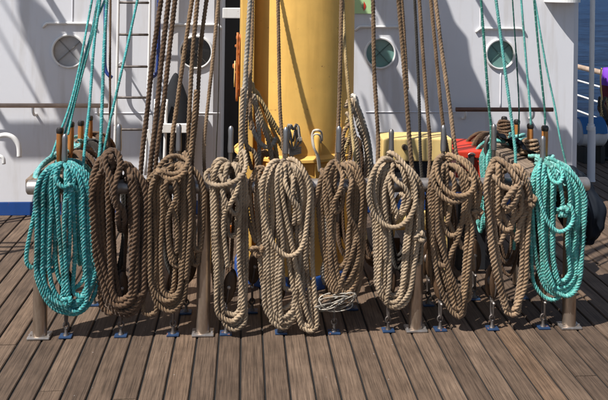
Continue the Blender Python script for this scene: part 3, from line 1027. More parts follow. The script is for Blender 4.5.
# 2 dark brown
coil(1, "darkest brown coil of thick rope right beside the left teal coil", .0136, 'brown_dark', 'laid',
     [(94, 147, 311, 126, 20, .055), (100, 149.5, 307, 126, 18, .068), (105, 143, 302, 126, 15, .058), (96, 139, 300, 122, 17, .084), (133, 148, 290, 141, 6, .075), (111, 136, 295, 123, 10, .08), (97, 110, 310, 112, 9, .045)],
     [[(118, 168, 0), (110, 172, .06), (106, 163, .085), (107, 152, .07), (114, 148, .05), (121, 152, .065), (123, 162, .09), (119, 174, .11), (116, 186, .11), (119, 198, .1), (124, 208, .09)],
      [(116, 150, .045), (109, 152, .08), (110, 162, .10), (115, 172, .115), (119, 186, .12), (122, 200, .11), (121, 214, .09)],
      [(133, 166, .05), (127, 160, .075), (122, 168, .10), (119, 180, .125), (120, 194, .12), (126, 203, .10), (127, 215, .08)],
      [(132, 172, .08), (137, 178, .09), (139, 200, .09), (138, 230, .08), (134, 262, .07), (133, 292, .06)],
      [(104, 156, .05), (98, 166, .075), (95, 182, .085), (97, 205, .085), (99, 235, .07), (108, 270, .06), (118, 296, .06)]],
     [(112, 155, .075, .016, .6)])
# 3 brown
coil(2, "brown coil before the black fender, tied round its neck with a band of turns", .0112, 'brown', 'laid',
     [(151, 194, 304, 169, 17, .052), (155.5, 191, 307, 170, 15, .064), (160, 188, 300, 170, 13, .056), (152, 186, 296, 168, 15, .078), (164, 184, 292, 172, 10, .072), (168, 181, 250, 175, 5, .06), (166, 188, 262, 178, 7, .068), (157, 176, 290, 168, 8, .05), (144, 154, 312, 150, 6, .045), (193, 205, 247, 199, 3.5, .06), (190, 202, 262, 196, 4, .045)],
     [[(160, 168, .05), (165, 158, .065), (172, 154, .05), (180, 155, .03), (188, 158, .05), (191, 168, .08), (190, 185, .09), (192, 210, .08), (190, 240, .07), (187, 275, .06)],
      [(158, 172, .08), (164, 166, .105), (172, 168, .11), (180, 168, .10), (187, 163, .08), (189, 157, .05), (185, 152, .02)],
      [(160, 166, .075), (167, 171, .11), (174, 173, .12), (181, 171, .11), (187, 167, .09)],
      [(170, 174, .11), (168, 185, .11), (172, 198, .10), (176, 210, .09), (179, 225, .08), (178, 248, .07)],
      [(176, 174, .11), (179, 188, .11), (174, 200, .105), (170, 214, .09), (171, 240, .07), (176, 258, .06)],
      [(196, 90, -.02), (193, 130, .0), (190, 158, .03), (189, 180, .06), (187, 205, .07), (184, 230, .06)]],
     [(165, 167, .105, .014, .4)])
# 4 narrow pale
coil(3, "narrow pale beige coil with a wide collar loop, before the black gap", .0112, 'beige', 'laid',
     [(213, 246, 321, 232, 13, .054), (218, 243, 325, 234, 11, .066), (215, 240, 316, 230, 12, .078), (222, 241, 311, 232, 9, .058), (225, 239, 232, 232, 4, .082)],
     [[(243, 150, .02), (246, 160, .06), (243, 169, .10), (233, 176, .12), (220, 179, .115), (209, 177, .09), (206.5, 171, .075), (211, 167, .06), (219, 169, .07), (224, 176, .10)],
      [(229, 168, .0), (221, 160, .055), (216, 165, .08), (214, 178, .085), (216, 200, .085), (217, 235, .07), (219, 280, .055)],
      [(228, 162, .02), (220, 157, .05), (214, 163, .065), (212.5, 180, .065), (213.5, 215, .065), (215, 260, .05)],
      [(233, 168, .01), (226, 173, .08), (223, 184, .11), (228, 198, .12), (235, 208, .10), (238, 200, .10), (234, 188, .115), (230, 176, .10)],
      [(240, 170, .09), (237, 184, .12), (231, 196, .125), (226, 206, .1), (224, 222, .085), (228, 262, .07)],
      [(243, 88, -.03), (241.5, 120, -.01), (241, 150, .015), (242, 175, .05), (246, 190, .05), (248, 200, .04)]],
     [])
# 5 centre
coil(4, "full beige coil before the middle of the mast, cinched low by a slung loop", .0113, 'beige', 'laid',
     [(262, 311, 321, 283, 17, .052), (267, 308, 318, 284, 14, .064), (272, 304, 324, 282, 11, .056), (277, 300, 312, 283, 9, .070), (258, 306, 306, 280, 18, .045), (281, 296, 286, 288, 6, .062), (283, 310, 326, 308, 8, .07), (289, 303, 322, 307, 5, .06)],
     [[(284, 166, 0), (276, 158, .06), (268, 162, .09), (262, 178, .10), (262, 200, .10), (267, 224, .10), (275, 240, .105), (286, 248, .11), (297, 244, .105), (303, 232, .095), (306, 210, .09), (308, 186, .085), (303, 168, .07), (294, 158, .04), (287, 160, .0)],
      [(284, 170, .0), (280, 164, .07), (280, 180, .095), (284, 205, .095), (290, 235, .085), (297, 270, .075), (305, 305, .06), (312, 324, .05)],
      [(283, 160, .02), (277, 166, .085), (276, 185, .1), (279, 212, .09), (282, 240, .08), (279, 280, .065), (281, 320, .05)],
      [(287, 170, 0), (292, 174, .08), (291, 190, .105), (294, 205, .09), (292, 220, .08)],
      [(286, 166, .03), (284, 176, .095), (289, 190, .11), (297, 202, .1), (298, 215, .085)]],
     [])
# hank with whipped end, left of the centre coil
coil(4, "brown grey hank ending in a bulky whipped knot left of the centre coil", .0105, 'mid', 'laid',
     [], [[(262, 168, -.01), (254, 172, .02), (250, 185, .03), (251, 205, .035), (254, 225, .03), (258, 242, .03)],
          [(263, 170, -.01), (258, 176, .03), (256, 190, .045), (257, 215, .05), (260, 240, .04)],
          [(252, 178, -.01), (247, 195, .01), (247, 212, .02), (251, 228, .03), (256, 240, .04)],
          [(261, 176, -.02), (262, 195, .0), (262, 218, .02), (262, 240, .03)]],
     [(257, 247, .045, .030, .3), (260, 249, .035, .024, 1.4)])
# 6 brown before the mast's right edge
coil(5, "loose brown coil before the mast's right edge, turns crossing low over white cord", .0112, 'mid', 'laid',
     [(321, 363, 292, 341, 15, .052), (327, 359, 289, 342, 13, .064), (333, 353, 284, 343, 9, .056), (318, 364, 297, 345, 14, .044), (325, 349, 262, 338, 8, .07)],
     [[(338, 164, 0), (330, 160, .055), (324, 170, .075), (323, 190, .075), (327, 215, .07), (333, 250, .06), (340, 284, .055), (352, 292, .05)],
      [(334, 160, .03), (340, 170, .09), (337, 184, .11), (332, 196, .10), (334, 207, .085), (340, 200, .08), (341, 186, .09)],
      [(342, 166, .0), (350, 160, .05), (357, 168, .07), (360, 185, .075), (358, 215, .07), (350, 250, .06), (340, 275, .06), (335, 290, .05)],
      [(343, 170, .02), (349, 176, .085), (346, 190, .10), (347, 210, .09), (354, 225, .075), (357, 250, .06), (349, 272, .055), (338, 284, .05)],
      [(322, 172, .06), (317, 185, .065), (311, 208, .06), (305, 235, .055), (304, 258, .05), (309, 280, .045), (318, 292, .045), (332, 293, .05)],
      [(321, 168, .04), (326, 178, .085), (330, 200, .08), (329, 225, .07), (330, 260, .06), (337, 288, .055)]],
     [])
# 7 pale with oval loop
coil(6, "pale beige coil with a big oval front loop and right side knot", .0112, 'beige', 'laid',
     [(371, 414, 301, 391, 15, .050), (375, 417, 304, 394, 16, .060), (380, 410, 298, 390, 12, .066), (384, 406, 292, 391, 10, .054), (389, 402, 214, 396, 4, .07), (413, 420, 262, 415, 3, .044)],
     [[(390, 168, 0), (383, 156, .07), (374, 160, .10), (367, 172, .115), (364.5, 188, .12), (369, 205, .12), (380, 217, .125), (393, 218.5, .125), (404, 210, .12), (410, 196, .115), (410, 180, .105), (404, 165, .09), (395, 154, .06), (388, 151, .03)],
      [(391, 160, .04), (380, 155, .075), (372, 166, .09), (370, 185, .095), (374, 204, .095), (381, 222, .085), (383, 255, .07)],
      [(392, 165, .01), (398, 158, .07), (406, 170, .085), (411, 188, .085), (414, 210, .08), (416, 228, .075)],
      [(388, 170, .06), (393, 176, .11), (400, 182, .115), (404, 192, .11), (401, 203, .10), (395, 210, .09)],
      [(387, 166, .05), (386, 180, .10), (389, 195, .105), (394, 208, .10), (399, 200, .095), (399, 188, .10)],
      [(386, 172, .08), (381, 185, .09), (382, 205, .085), (386, 230, .07), (387, 275, .06), (384, 300, .05)],
      [(416, 232, .07), (412, 258, .06), (408, 285, .055), (399, 298, .05), (390, 303, .05)]],
     [(415.5, 230.5, .09, .0255, .9)])
# 8
coil(7, "brown coil before the yellow box and double collar", .0115, 'mid', 'laid',
     [(427, 468, 313, 457, 6, .05), (432.5, 465, 305, 456, 5, .062), (438, 470, 300, 459, 7, .05), (436, 463, 232, 449, 8, .075), (430, 459, 262, 440, 7, .07), (443, 472, 246, 463, 6, .058)],
     [[(442, 168, 0), (437, 158, .05), (432, 162, .085), (433, 174, .11), (441, 185, .125), (452, 189, .125), (463, 186, .115), (468, 177, .10), (465, 166, .085), (456, 157, .06), (447, 153, .03)],
      [(441, 155, .03), (434, 156, .07), (429, 165, .09), (429, 178, .10), (436, 190, .115), (447, 195, .12), (459, 192, .11), (466, 184, .1), (467, 174, .09)],
      [(446, 160, .02), (455, 155, .05), (464, 160, .065), (471, 170, .07), (476, 184, .07), (475, 197, .065), (473, 206, .06)],
      [(432, 180, .07), (427, 195, .07), (427, 220, .06), (431, 250, .055), (437, 280, .05), (448, 306, .045), (458, 314, .045)],
      [(434, 185, .08), (433, 205, .08), (436, 235, .07), (446, 265, .06), (455, 290, .055), (459, 312, .05)],
      [(455, 165, .05), (458, 180, .06), (462, 200, .07), (468, 225, .07), (466, 252, .06), (463, 280, .055), (458, 311, .05)],
      [(447, 170, .06), (450, 182, .08), (446, 200, .08), (444, 216, .07)]],
     [(473, 209, .07, .022, .3)])
# 9 tan
coil(8, "tan coil before the red box with a bulky hitch and a loose tail end", .0124, 'tan', 'laid',
     [(483, 521, 307, 508, 7, .05), (488.5, 518, 311, 509, 6, .062), (492, 514, 226, 503, 7, .085), (485, 510, 240, 493, 5, .072), (497, 520, 236, 514, 4, .07)],
     [[(491, 160, .02), (497, 157, .07), (505, 168, .11), (510, 178, .12), (508, 190, .12), (501, 200, .115), (496, 198, .11), (500, 188, .125), (508, 180, .12), (514, 178, .10)],
      [(490, 164, .05), (492, 156, .06), (500, 160, .09), (512, 168, .10), (519, 180, .095), (523, 196, .085), (523, 206, .08)],
      [(489, 165, .06), (482, 172, .085), (480, 186, .09), (484, 210, .08), (488, 240, .07), (494, 272, .06), (504, 305, .05)],
      [(488, 172, .08), (494, 180, .10), (504, 184, .115), (508, 192, .115), (503, 203, .10)],
      [(500, 165, .07), (508, 172, .08), (515, 186, .085), (517, 200, .075), (518, 212, .065)],
      [(513, 163, .05), (520, 175, .075), (524, 192, .08), (523.5, 215, .07), (522.5, 245, .06), (521, 280, .055), (512, 306, .05)],
      [(526, 203, .07), (519, 210, .075), (514, 222, .07), (512, 238, .065)]],
     [(524, 196, .085, .026, .5)])
# 10 right teal
coil(9, "pale teal coil at the right end of the rail, knotted, with slung loop", .0098, 'teal2', 'laid',
     [(529, 576, 292, 555, 19, .052), (533, 573, 288, 556, 16, .062), (538, 570, 284, 556, 14, .072), (528, 568, 297, 549, 17, .044), (543, 566, 280, 556, 11, .06), (547, 562, 276, 556, 9, .08), (535, 577, 291, 560, 16, .084), (550, 572, 286, 561, 10, .05)],
     [[(541, 160, .0), (534, 162, .07), (531, 178, .09), (533, 198, .10), (539, 215, .11), (548, 224, .115), (558, 221, .115), (564, 212, .105), (562, 200, .09)],
      [(544, 160, .0), (548, 166, .08), (552, 180, .095), (555, 195, .09), (555, 202, .08)],
      [(542, 165, .06), (544, 175, .10), (550, 177, .11), (555, 170, .09), (552, 162, .06)],
      [(546, 158, .01), (556, 161, .05), (567, 170, .07), (575, 185, .075), (577, 210, .07), (577, 245, .06), (573, 272, .055)],
      [(541, 163, .03), (538, 175, .09), (537, 195, .095), (536, 225, .085), (540, 255, .075), (548, 282, .07)],
      [(546, 170, .07), (544, 190, .10), (545, 215, .09), (547, 250, .075), (553, 278, .07)]],
     [(554.5, 205, .10, .024, .2), (555, 208, .09, .018, 1.3)])

# ------------------------------------------------------------------ ropes led down from aloft
def led(pts, r, mat, label, kind='laid', Y=None, lean=0.0, group="ropes led down from aloft to the pin rail", up=1.9, step=0.006):
    """pts are photo pixels from the top of the frame down; above the frame the line runs straight on"""
    Y = Y if Y is not None else Y0 + .03
    z = [P(px, py, Y + (lean * (1 - (py / 160.0)))) for px, py in pts]
    dv = (z[0] - z[1]).normalized()
    dv = Vector((dv.x, dv.y, dv.z))
    q = [tuple(z[0] + dv * up), tuple(z[0] + dv * (up * .5))] + [tuple(v) for v in z]
    o = rope("rigging_rope", q, r, mat, kind, None, step, 9 if kind == 'laid' else 10)
    tag(center(o), label, "rope", group)


LEAN = 0.25
led([(92, 0), (87.5, 24), (78.5, 71), (69, 108), (58, 138), (51, 158)], 0.0063, 'teal', "teal rope farthest left, slanting down past the grey port", 'laid', 3.88, .3)
led([(98, 0), (92, 30), (81, 71), (72, 108), (63, 140)], 0.0063, 'teal', "teal rope just right of the leftmost one, meeting it below the grey port", 'laid', 3.90, .3)
led([(104, 2), (96, 22), (83, 71), (74.5, 104), (68, 135)], 0.0063, 'teal', "third teal rope from the left, crossing to join the two slanting ones", 'laid', 3.93, .3)
led([(100, 0), (94, 45), (89.5, 105), (84.5, 150), (83, 172)], 0.0075, 'teal', "teal rope dropping almost upright between the grey port and the dark hose", 'laid', Y0 + .05, .25)
led([(107, 0), (104, 50), (102, 108), (100, 150), (96, 172)], 0.0084, 'teal', "thicker bright teal rope falling beside the dark blue hose", 'laid', Y0 + .05, .25)
led([(137.5, 0), (126, 52), (113, 108), (106, 140), (102, 158)], 0.0069, 'teal', "teal rope slanting across the ladder", 'laid', Y0 + .06, .25)
led([(110.5, 0), (110, 60), (110, 110), (109, 150), (108.5, 170)], .0065, 'brown_dark', "thin brown rope hanging upright left of the ladder", 'laid', 4.1, .2)
led([(161, 0), (152.5, 60), (147.5, 108), (142.5, 150), (139, 200), (137, 285)], .0125, 'brown_dark', "dark brown rope along the right side of the ladder", up=.10)
led([(168.5, 0), (161, 65), (157, 108), (151, 160), (147, 210), (146, 285)], .0130, 'brown_dark', "thick dark brown rope second right of the ladder", up=.10)
led([(175, 0), (168, 62), (163, 108), (156, 160), (155, 210), (160, 285)], .0120, 'brown_dark', "dark brown rope third right of the ladder, over the fender's edge", up=.10)
led([(192, 0), (184.5, 50), (176.5, 108), (172, 142), (170, 200), (172, 290)], .0108, 'brown', "brown rope passing the left rim of the dark port", up=.10)
led([(197.5, 0), (192.5, 55), (189.5, 108), (187, 160)], .0112, 'brown', "brown rope crossing the middle of the dark port", 'laid', Y0 + .02, up=.10)
led([(206.5, 0), (200.5, 48), (197, 108), (192, 160), (190, 220), (185, 285)], .0108, 'brown', "brown rope crossing the right part of the dark port", 'laid', Y0 + .05, up=.10)
led([(218.5, 0), (212.5, 62), (207.5, 108), (204, 150), (207, 220), (215, 290)], .0090, 'mid', "slimmer brown rope just left of the black gap", up=1.5)
led([(219.5, 0), (219, 60), (218, 110), (216, 165), (219, 230)], .0042, 'black', "thin dark line at the left edge of the black gap", 'laid', 4.2, .1, up=.10)
led([(250, 0), (247, 50), (243.5, 108), (241, 160), (243, 230), (241, 300)], .0120, 'grey', "thick grey rope over the left edge of the mast", up=1.5)
led([(252.5, 0), (251.5, 45), (250, 88), (251, 130)], .0105, 'mid', "brown rope close on the right of the thick grey rope", 'laid', Y0 + .09, .25, up=1.5)
led([(278, 0), (278.8, 50), (280, 108), (283, 145), (288, 200), (290, 285)], .0088, 'brown', "slim brown rope down the middle of the yellow mast", up=1.5)
led([(341.5, 0), (340.5, 50), (339, 108), (337, 150), (333, 210), (334, 285)], .0100, 'brown', "brown rope along the right shaded side of the mast")
led([(343, 0), (345, 50), (350, 108), (354, 150), (361, 200), (366, 240)], .0088, 'straw', "straw coloured rope slanting off the mast's right edge", 'laid', Y0 + .09, .25)
led([(373, 0), (374, 66), (376.3, 108), (378, 150), (374, 230)], .0105, 'brown', "brown rope crossing the left green port")
led([(398.5, 0), (403, 55), (407, 108), (411, 158), (416, 200), (419, 280)], .0115, 'brown', "thick brown rope just right of the left green port")
led([(402, 0), (405, 45), (407.5, 90)], .0075, 'brown', "thin brown rope twinned with the thick one right of the green port", 'laid', Y0 + .08)
led([(414.7, 0), (417.5, 60), (419.3, 108), (420.5, 158), (424, 200)], .0078, 'black', "black tarred rope between the green ports")
led([(419.3, 0), (423.3, 60), (427, 108), (430, 150), (427, 210), (432, 285)], .0092, 'brown', "brown rope right next to the black tarred rope")
led([(430.7, 0), (436, 55), (441, 108), (443.5, 128), (452, 190), (450, 285)], .0092, 'brown', "brown rope second right of the black tarred rope, ending at a pin")
led([(435.3, 0), (442.3, 55), (449.5, 104), (455.5, 150), (466, 200), (474, 270)], .0105, 'tan', "tan brown rope slanting down to the red box")
led([(481, 0), (485, 55), (489, 108), (491, 130), (490, 170)], 0.0069, 'tgreen', "green rope touching the left rim of the right green port", 'laid')
led([(496, 0), (503.7, 60), (510, 108), (514, 140), (515.5, 165), (514, 250)], 0.0077, 'teal2', "teal rope crossing the right green port", 'laid')
led([(512.5, 0), (516.5, 60), (519, 108), (518, 140)], 0.0046, 'tgreen', "thin dark green line right of the right green port", 'laid', 4.35)
led([(521.2, 0), (526, 60), (530, 108), (531, 125)], 0.0063, 'teal2', "teal rope dropping to the second pin of the right board", 'laid', 4.12)
led([(534, 0), (539.5, 60), (544.5, 108), (545, 125)], 0.0060, 'tgreen', "darker green rope dropping to the nearest pin of the right board", 'laid', 3.90)
led([(534.8, 0), (545, 60), (555, 108), (560, 138), (568, 172)], 0.0058, 'teal2', "teal rope farthest right, slanting over the bare white wall", 'laid', 4.15)

# more dark falls behind the coils, between rail and deck blocks
fb = random.Random(11)
for (px, px2, lb) in ((112, 116, "left of the dark brown coil's pin"), (128, 124, "right of the dark brown coil's pin"), (176, 178, "behind the third coil"), (226, 228, "behind the narrow pale coil"), (236, 230, "beside the narrow pale coil's pin"),
                      (275, 280, "behind the centre coil"), (330, 334, "behind the loose brown coil"), (384, 388, "behind the oval looped coil"), (436, 440, "behind the yellow box coil"), (497, 493, "behind the tan coil"), (548, 544, "behind the right teal coil")):
    Yb = Y0 + .045
    a, b, c_ = P(px, 178, Yb), P((px + px2) / 2, 230, Yb), P(px2, 282, Y0 + .015)
    o = rope("fall_rope", [tuple(a), tuple(b), tuple(c_)], .0085, 'brown_dark', 'laid', None, 0.006, 9)
    tag(center(o), "short dark brown fall " + lb + " down to its deck block", "rope", "short falls between the rail and the deck blocks")

# ------------------------------------------------------------------ hanks round the mast band
def mast_hank(px, py0, py1, w_, Yh, r, mat, n_, label, kind='laid'):
    c = P(px, py0, Yh)
    t = empty("rope_hank", tuple(c), label, "rope coil", "rope hanks hung round the mast band")
    for k in range(n_):
        j = lambda s: random.uniform(-s, s)
        xl_, xr_ = px - w_ + j(w_ * .3), px + w_ + j(w_ * .3)
        b = py1 + j(10)
        d = -.012 * (k % 3)
        pts = [(px, py0 + 4, 0), (xl_ + w_ * .4, py0 + j(2), d), (xl_, py0 + 16, d), (xl_ - 1 + j(1), (py0 + b) / 2, d), (xl_ + 2, b - 12, d), (px + j(2), b, d),
               (xr_ - 2, b - 12, d), (xr_ + 1 + j(1), (py0 + b) / 2, d), (xr_, py0 + 16, d), (xr_ - w_ * .4, py0 + j(2), d), (px, py0 + 4, 0)]
        rope("turn", [tuple(P(a, b_, Yh + d_)) for a, b_, d_ in pts], r, mat, kind, t, 0.007, 9)
    return t


mast_hank(268, 152, 240, 9, 4.08, .0105, 'mid', 5, "brown hank hanging from the left yellow pin of the mast")
mast_hank(293, 126, 152, 6, 4.04, .006, 'grey', 4, "small grey hank looped over a yellow pin at the mast's middle")
mast_hank(350, 140, 250, 10, 4.10, .0105, 'brown_dark', 6, "dark brown hank hanging from the right yellow pin of the mast")
mast_hank(372, 168, 262, 10, 4.2, .011, 'brown_dark', 6, "dark hank behind the gap right of the loose brown coil")
mast_hank(116, 182, 272, 9, 3.98, .010, 'black', 6, "black tarred hank low behind the darkest brown coil")
mast_hank(176, 186, 270, 9, 3.98, .010, 'black', 6, "black tarred hank low behind the third coil")
mast_hank(398, 186, 262, 8, 4.05, .010, 'black', 5, "black tarred hank low behind the oval looped coil")
mast_hank(446, 196, 270, 8, 4.0, .010, 'brown_dark', 5, "dark hank low behind the yellow box coil")
mast_hank(507, 190, 268, 8, 4.0, .010, 'brown_dark', 5, "dark hank low behind the tan coil, left of the right teal coil")
t = empty("rope_hank", tuple(P(300, 150, 4.06)), "small grey seizing of flat turns beneath the grey hank on the mast", "rope coil")
for k in range(4):
    rope("turn", [tuple(P(a, b + k * 1.9, 4.05 + d)) for a, b, d in ((287, 147, .03), (289, 147.5, .0), (294, 148.5, -.02), (299, 147.5, 0), (301, 147, .03))], .005, 'grey', 'laid', t, 0.004, 9)

# grey and straw ropes draped over the top of the mast pins
def drape(pts, Yd, r, mat, label, kind='laid', grp="ropes draped over the mast pins"):
    o = rope("draped_rope", [tuple(P(a, b, Yd + d)) for a, b, d in pts], r, mat, kind, None, 0.005, 12)
    tag(center(o), label, "rope", grp)


drape([(246, 70, 0), (247, 100, 0), (252, 125, -.02), (258, 140, -.03), (266, 147, -.04), (273, 144, -.02), (276, 138, .02)], 4.04, .0125, 'grey', "grey rope swagged from the mast's left edge under the left yellow pin")
drape([(252, 82, 0), (256, 100, 0), (262, 118, -.01), (270, 135, -.02), (276, 150, -.02), (279, 175, 0)], 4.08, .0105, 'straw', "straw rope slanting right down the mast beside the left yellow pin")
drape([(250, 88, 0), (256, 91, 0), (262, 102, 0), (268, 118, -.01), (275, 134, -.01), (283, 150, 0)], 4.10, .0100, 'straw', "second straw rope slanting right down the mast above the first")
drape([(254, 94, 0), (257, 115, 0), (259, 135, 0), (259, 160, 0), (258, 195, 0)], 4.02, .0115, 'grey', "grey rope hanging straight before the left yellow pin")
drape([(249, 90, 0), (246, 120, 0), (247, 150, 0), (252, 170, 0)], 4.0, .0105, 'mid', "brown rope bowing left beside the mast track")
drape([(352, 98, 0), (358, 108, -.01), (364, 125, -.01), (369, 145, 0), (372, 175, .02)], 4.02, .0135, 'grey', "thick grey rope slanting down right of the mast")
drape([(350, 104, 0), (355, 112, -.01), (360, 130, -.02), (366, 150, 0), (366, 180, .02)], 3.98, .0125, 'grey', "second thick grey rope slanting down right of the mast")
drape([(349, 100, 0), (352, 95, 0), (356, 98, -.02), (357, 106, -.02), (352, 110, 0), (350, 118, 0), (353, 140, 0), (357, 165, 0)], 3.96, .010, 'white', "pale teal flecked knot of rope at the mast's right edge")
drape([(348, 115, 0), (352, 120, -.02), (352, 135, -.02), (350, 155, 0), (343, 180, 0)], 3.94, .0085, 'mid', "brown rope bowed behind the steel pin at the mast's right edge")
drape([(346, 124, 0), (349, 117, 0), (352, 120, 0), (350, 135, 0), (344, 152, 0), (341, 170, .0)], 4.0, .009, 'straw', "straw rope looped behind the right yellow pin")
drape([(322, 141, .0), (321.5, 133, -.02), (318, 130, -.045), (313.5, 131, -.03), (312, 137, -.03), (313.5, 147, -.04), (317, 156, -.04), (319, 172, -.03)], 4.10, .006, 'white', "frayed white cord hooded over the middle yellow pin")
drape([(321, 143, .0), (320, 136, -.04), (316, 134, -.05), (313, 137, -.04), (314.5, 148, -.05), (319, 158, -.04), (321, 175, -.03)], 4.10, .005, 'white', "second thin white cord hooded over the middle yellow pin")
drape([(326, 215, 0), (325, 235, .0), (326, 255, .0), (322, 272, .0), (325, 285, 0)], 3.98, .011, 'white', "frayed whitish rope end hanging low before the mast")
drape([(327, 200, 0), (327, 225, .0), (324, 250, .0), (327, 275, .0)], 3.99, .011, 'white', "second whitish strand of the frayed end low before the mast")

drape([(345, 108, 0), (350, 100, -.01), (356, 106, -.02), (362, 122, -.02), (366, 140, -.01), (368, 168, 0), (366, 190, .0)], 3.94, .0120, 'beige', "beige rope bunched in front of the grey ones right of the mast")
drape([(346, 112, 0), (350, 118, -.01), (354, 132, -.02), (357, 148, -.02), (359, 170, 0)], 3.92, .0110, 'beige', "second beige rope bunched at the mast's right edge")
drape([(352, 122, 0), (345, 130, -.01), (342, 145, -.01), (344, 160, 0), (348, 178, 0)], 3.90, .0100, 'mid', "brown rope bellying left beside the mast's right edge pin")
drape([(247, 92, 0), (252, 96, -.01), (256, 108, -.02), (262, 124, -.02), (268, 140, -.01), (272, 160, 0), (273, 185, 0)], 3.98, .0115, 'beige', "beige rope slanting down in front of the mast's left edge")
drape([(248, 98, 0), (244, 112, -.01), (243, 130, -.01), (247, 146, -.01), (254, 152, 0), (258, 165, 0)], 3.96, .0115, 'beige', "beige rope bellying left of the mast track")
drape([(256, 96, 0), (263, 104, -.01), (271, 118, -.01), (279, 132, 0), (286, 140, .03)], 4.06, .0105, 'straw', "third straw rope slanting right across the mast's left part")

# cage of thin white cord under the loose brown coil
cg = empty("cord_bundle", tuple(P(336, 312, Y0)), "loose cage of thin white cord lying under the loose brown coil", "cord")
rc = random.Random(5)
for k in range(9):
    a0 = rc.uniform(0, 3.14)
    w1, h1 = rc.uniform(13, 21), rc.uniform(5, 10)
    pts = []
    for tt in np.linspace(0, 2 * math.pi, 12):
        px = 336 + w1 * math.cos(tt + a0) + 2 * math.sin(3 * tt)
        py = 302 + h1 * math.sin(tt + a0 * .3)
        pts.append(tuple(P(px, py, Y0 - .03 + .05 * math.sin(tt + k))))
    rope("cord_loop", pts, .0035, 'white' if k % 3 else 'grey', 'laid', cg, 0.006, 6)

# ------------------------------------------------------------------ side boards: ropes on the left board and right board
t = empty("rope_bundle", tuple(P(75, 160, 4.0)), "teal ropes laid along the left side board round its wooden pins", "rope bundle")
BZ = BZ0 + .003
def on_board(pts, bx, r, mat, kind, par):
    rope("turn", [(bx + a, b, BZ + c) for a, b, c in pts], r, mat, kind, par, 0.006, 10)
for k in range(6):
    o_ = k * .017
    on_board([(-.02 - .004 * k, 3.70 + .01 * k, -.03), (-.05 + o_ * .2, 3.765, .0 + .006 * k), (-.055 + o_ * .4, 3.86, .012 + .008 * k), (-.03 + o_ * .3, 4.0 + o_, .025 + .004 * k),
              (.0 + o_ * .4, 4.2 + o_, .012 + .004 * k), (.03, 4.42 + .02 * k, .01 + .004 * k)], BL, .0098, 'teal', 'plait', t)
on_board([(.05, 3.8, .01), (.02, 3.95, .04), (-.03, 3.99, .04), (-.03, 4.1, .035), (.03, 4.16, .035), (.04, 4.3, .03), (-.02, 4.36, .03)], BL, .0098, 'teal', 'plait', t)
on_board([(.055, 4.25, .01), (.0, 4.32, .05), (-.02, 4.42, .05), (.03, 4.5, .045), (.06, 4.42, .03), (.03, 4.33, .055)], BL, .0098, 'teal', 'plait', t)
for (X_, Y_, lb, mm, kk, n_) in ((P(530.4, 123, 4.17).x, 4.17, "reddish rope in flat turns round the right board's second pin", 'tan', 'laid', 5),
                                 (P(504.3, 116, 4.67).x, 4.67, "untidy reddish brown rope wound round the farthest pin of the right board", 'brown_dark', 'laid', 6),
                                 (P(517, 119, 4.42).x, 4.42, "teal rope wound round the third pin of the right board", 'teal2', 'plait', 4),
                                 (P(545, 125, 3.92).x, 3.92, "teal rope turns at the foot of the nearest pin of the right board", 'teal2', 'plait', 3)):
    t = empty("pin_turns", (X_, Y_, BZ), lb, "rope", "turns of rope round the side board pins")
    for k in range(n_):
        pts = []
        for tt in np.linspace(0, 2 * math.pi, 14):
            rx_ = .052 - .004 * k + random.uniform(-.004, .004)
            ry_ = .035 - .002 * k
            pts.append((X_ + rx_ * math.cos(tt), Y_ + ry_ * math.sin(tt) * (1 if math.cos(tt) > 0 else .6), BZ + .012 + .017 * k + .006 * math.sin(2 * tt + k)))
        rope("turn", pts, .009, mm, kk, t, 0.006, 10)
t = empty("rope_bundle", tuple(P(558, 165, 3.85)), "teal ropes led from the right board over to the right teal coil", "rope bundle")
for k in range(5):
    on_board([(.01 + .01 * k, 4.02, .03), (.03 + .015 * k, 3.92, .05 - .004 * k), (.03 + .022 * k, 3.80, .045 - .004 * k), (.02 + .02 * k, 3.70, .02), (.01 + .02 * k, 3.64, -.03)], BR - .02, .0095, 'teal2', 'plait', t)


def side_coil(X, Yc, zb, wd, r, mat, n_, label, zt=None):
    """a coil hung from a side board pin, its turns lying in a fore and aft plane"""
    zt = zt or BZ + .015
    t = empty("rope_coil", (X, Yc, zt), label, "rope coil", "rope coils hung from the side boards")
    q = random.Random(int(Yc * 100) + int(X * 10))
    for k in range(n_):
        a, b = Yc - wd * q.uniform(.6, 1.1), Yc + wd * q.uniform(.6, 1.1)
        z0 = zb + q.uniform(0, .06)
        x = X + q.uniform(-.035, .035)
        sx = 1 if X > (BL if X < 0 else BR) else -1
        bx_ = BL if X < 0 else BR
        rope("turn", [(bx_, Yc, zt + .01), (bx_ + (x - bx_) * .6, Yc - wd * .4, zt + .01), (x, a, zt - .07), (x + .01, a - .005, (zt + z0) / 2), (x, a + .02, z0 + .07), (x, Yc + q.uniform(-.02, .02), z0),
                      (x, b - .02, z0 + .07), (x + .01, b + .005, (zt + z0) / 2), (x, b, zt - .07), (bx_ + (x - bx_) * .6, Yc + wd * .4, zt + .01), (bx_, Yc + .005, zt + .012)], r, mat, 'laid', t, .007, 9)
    return t


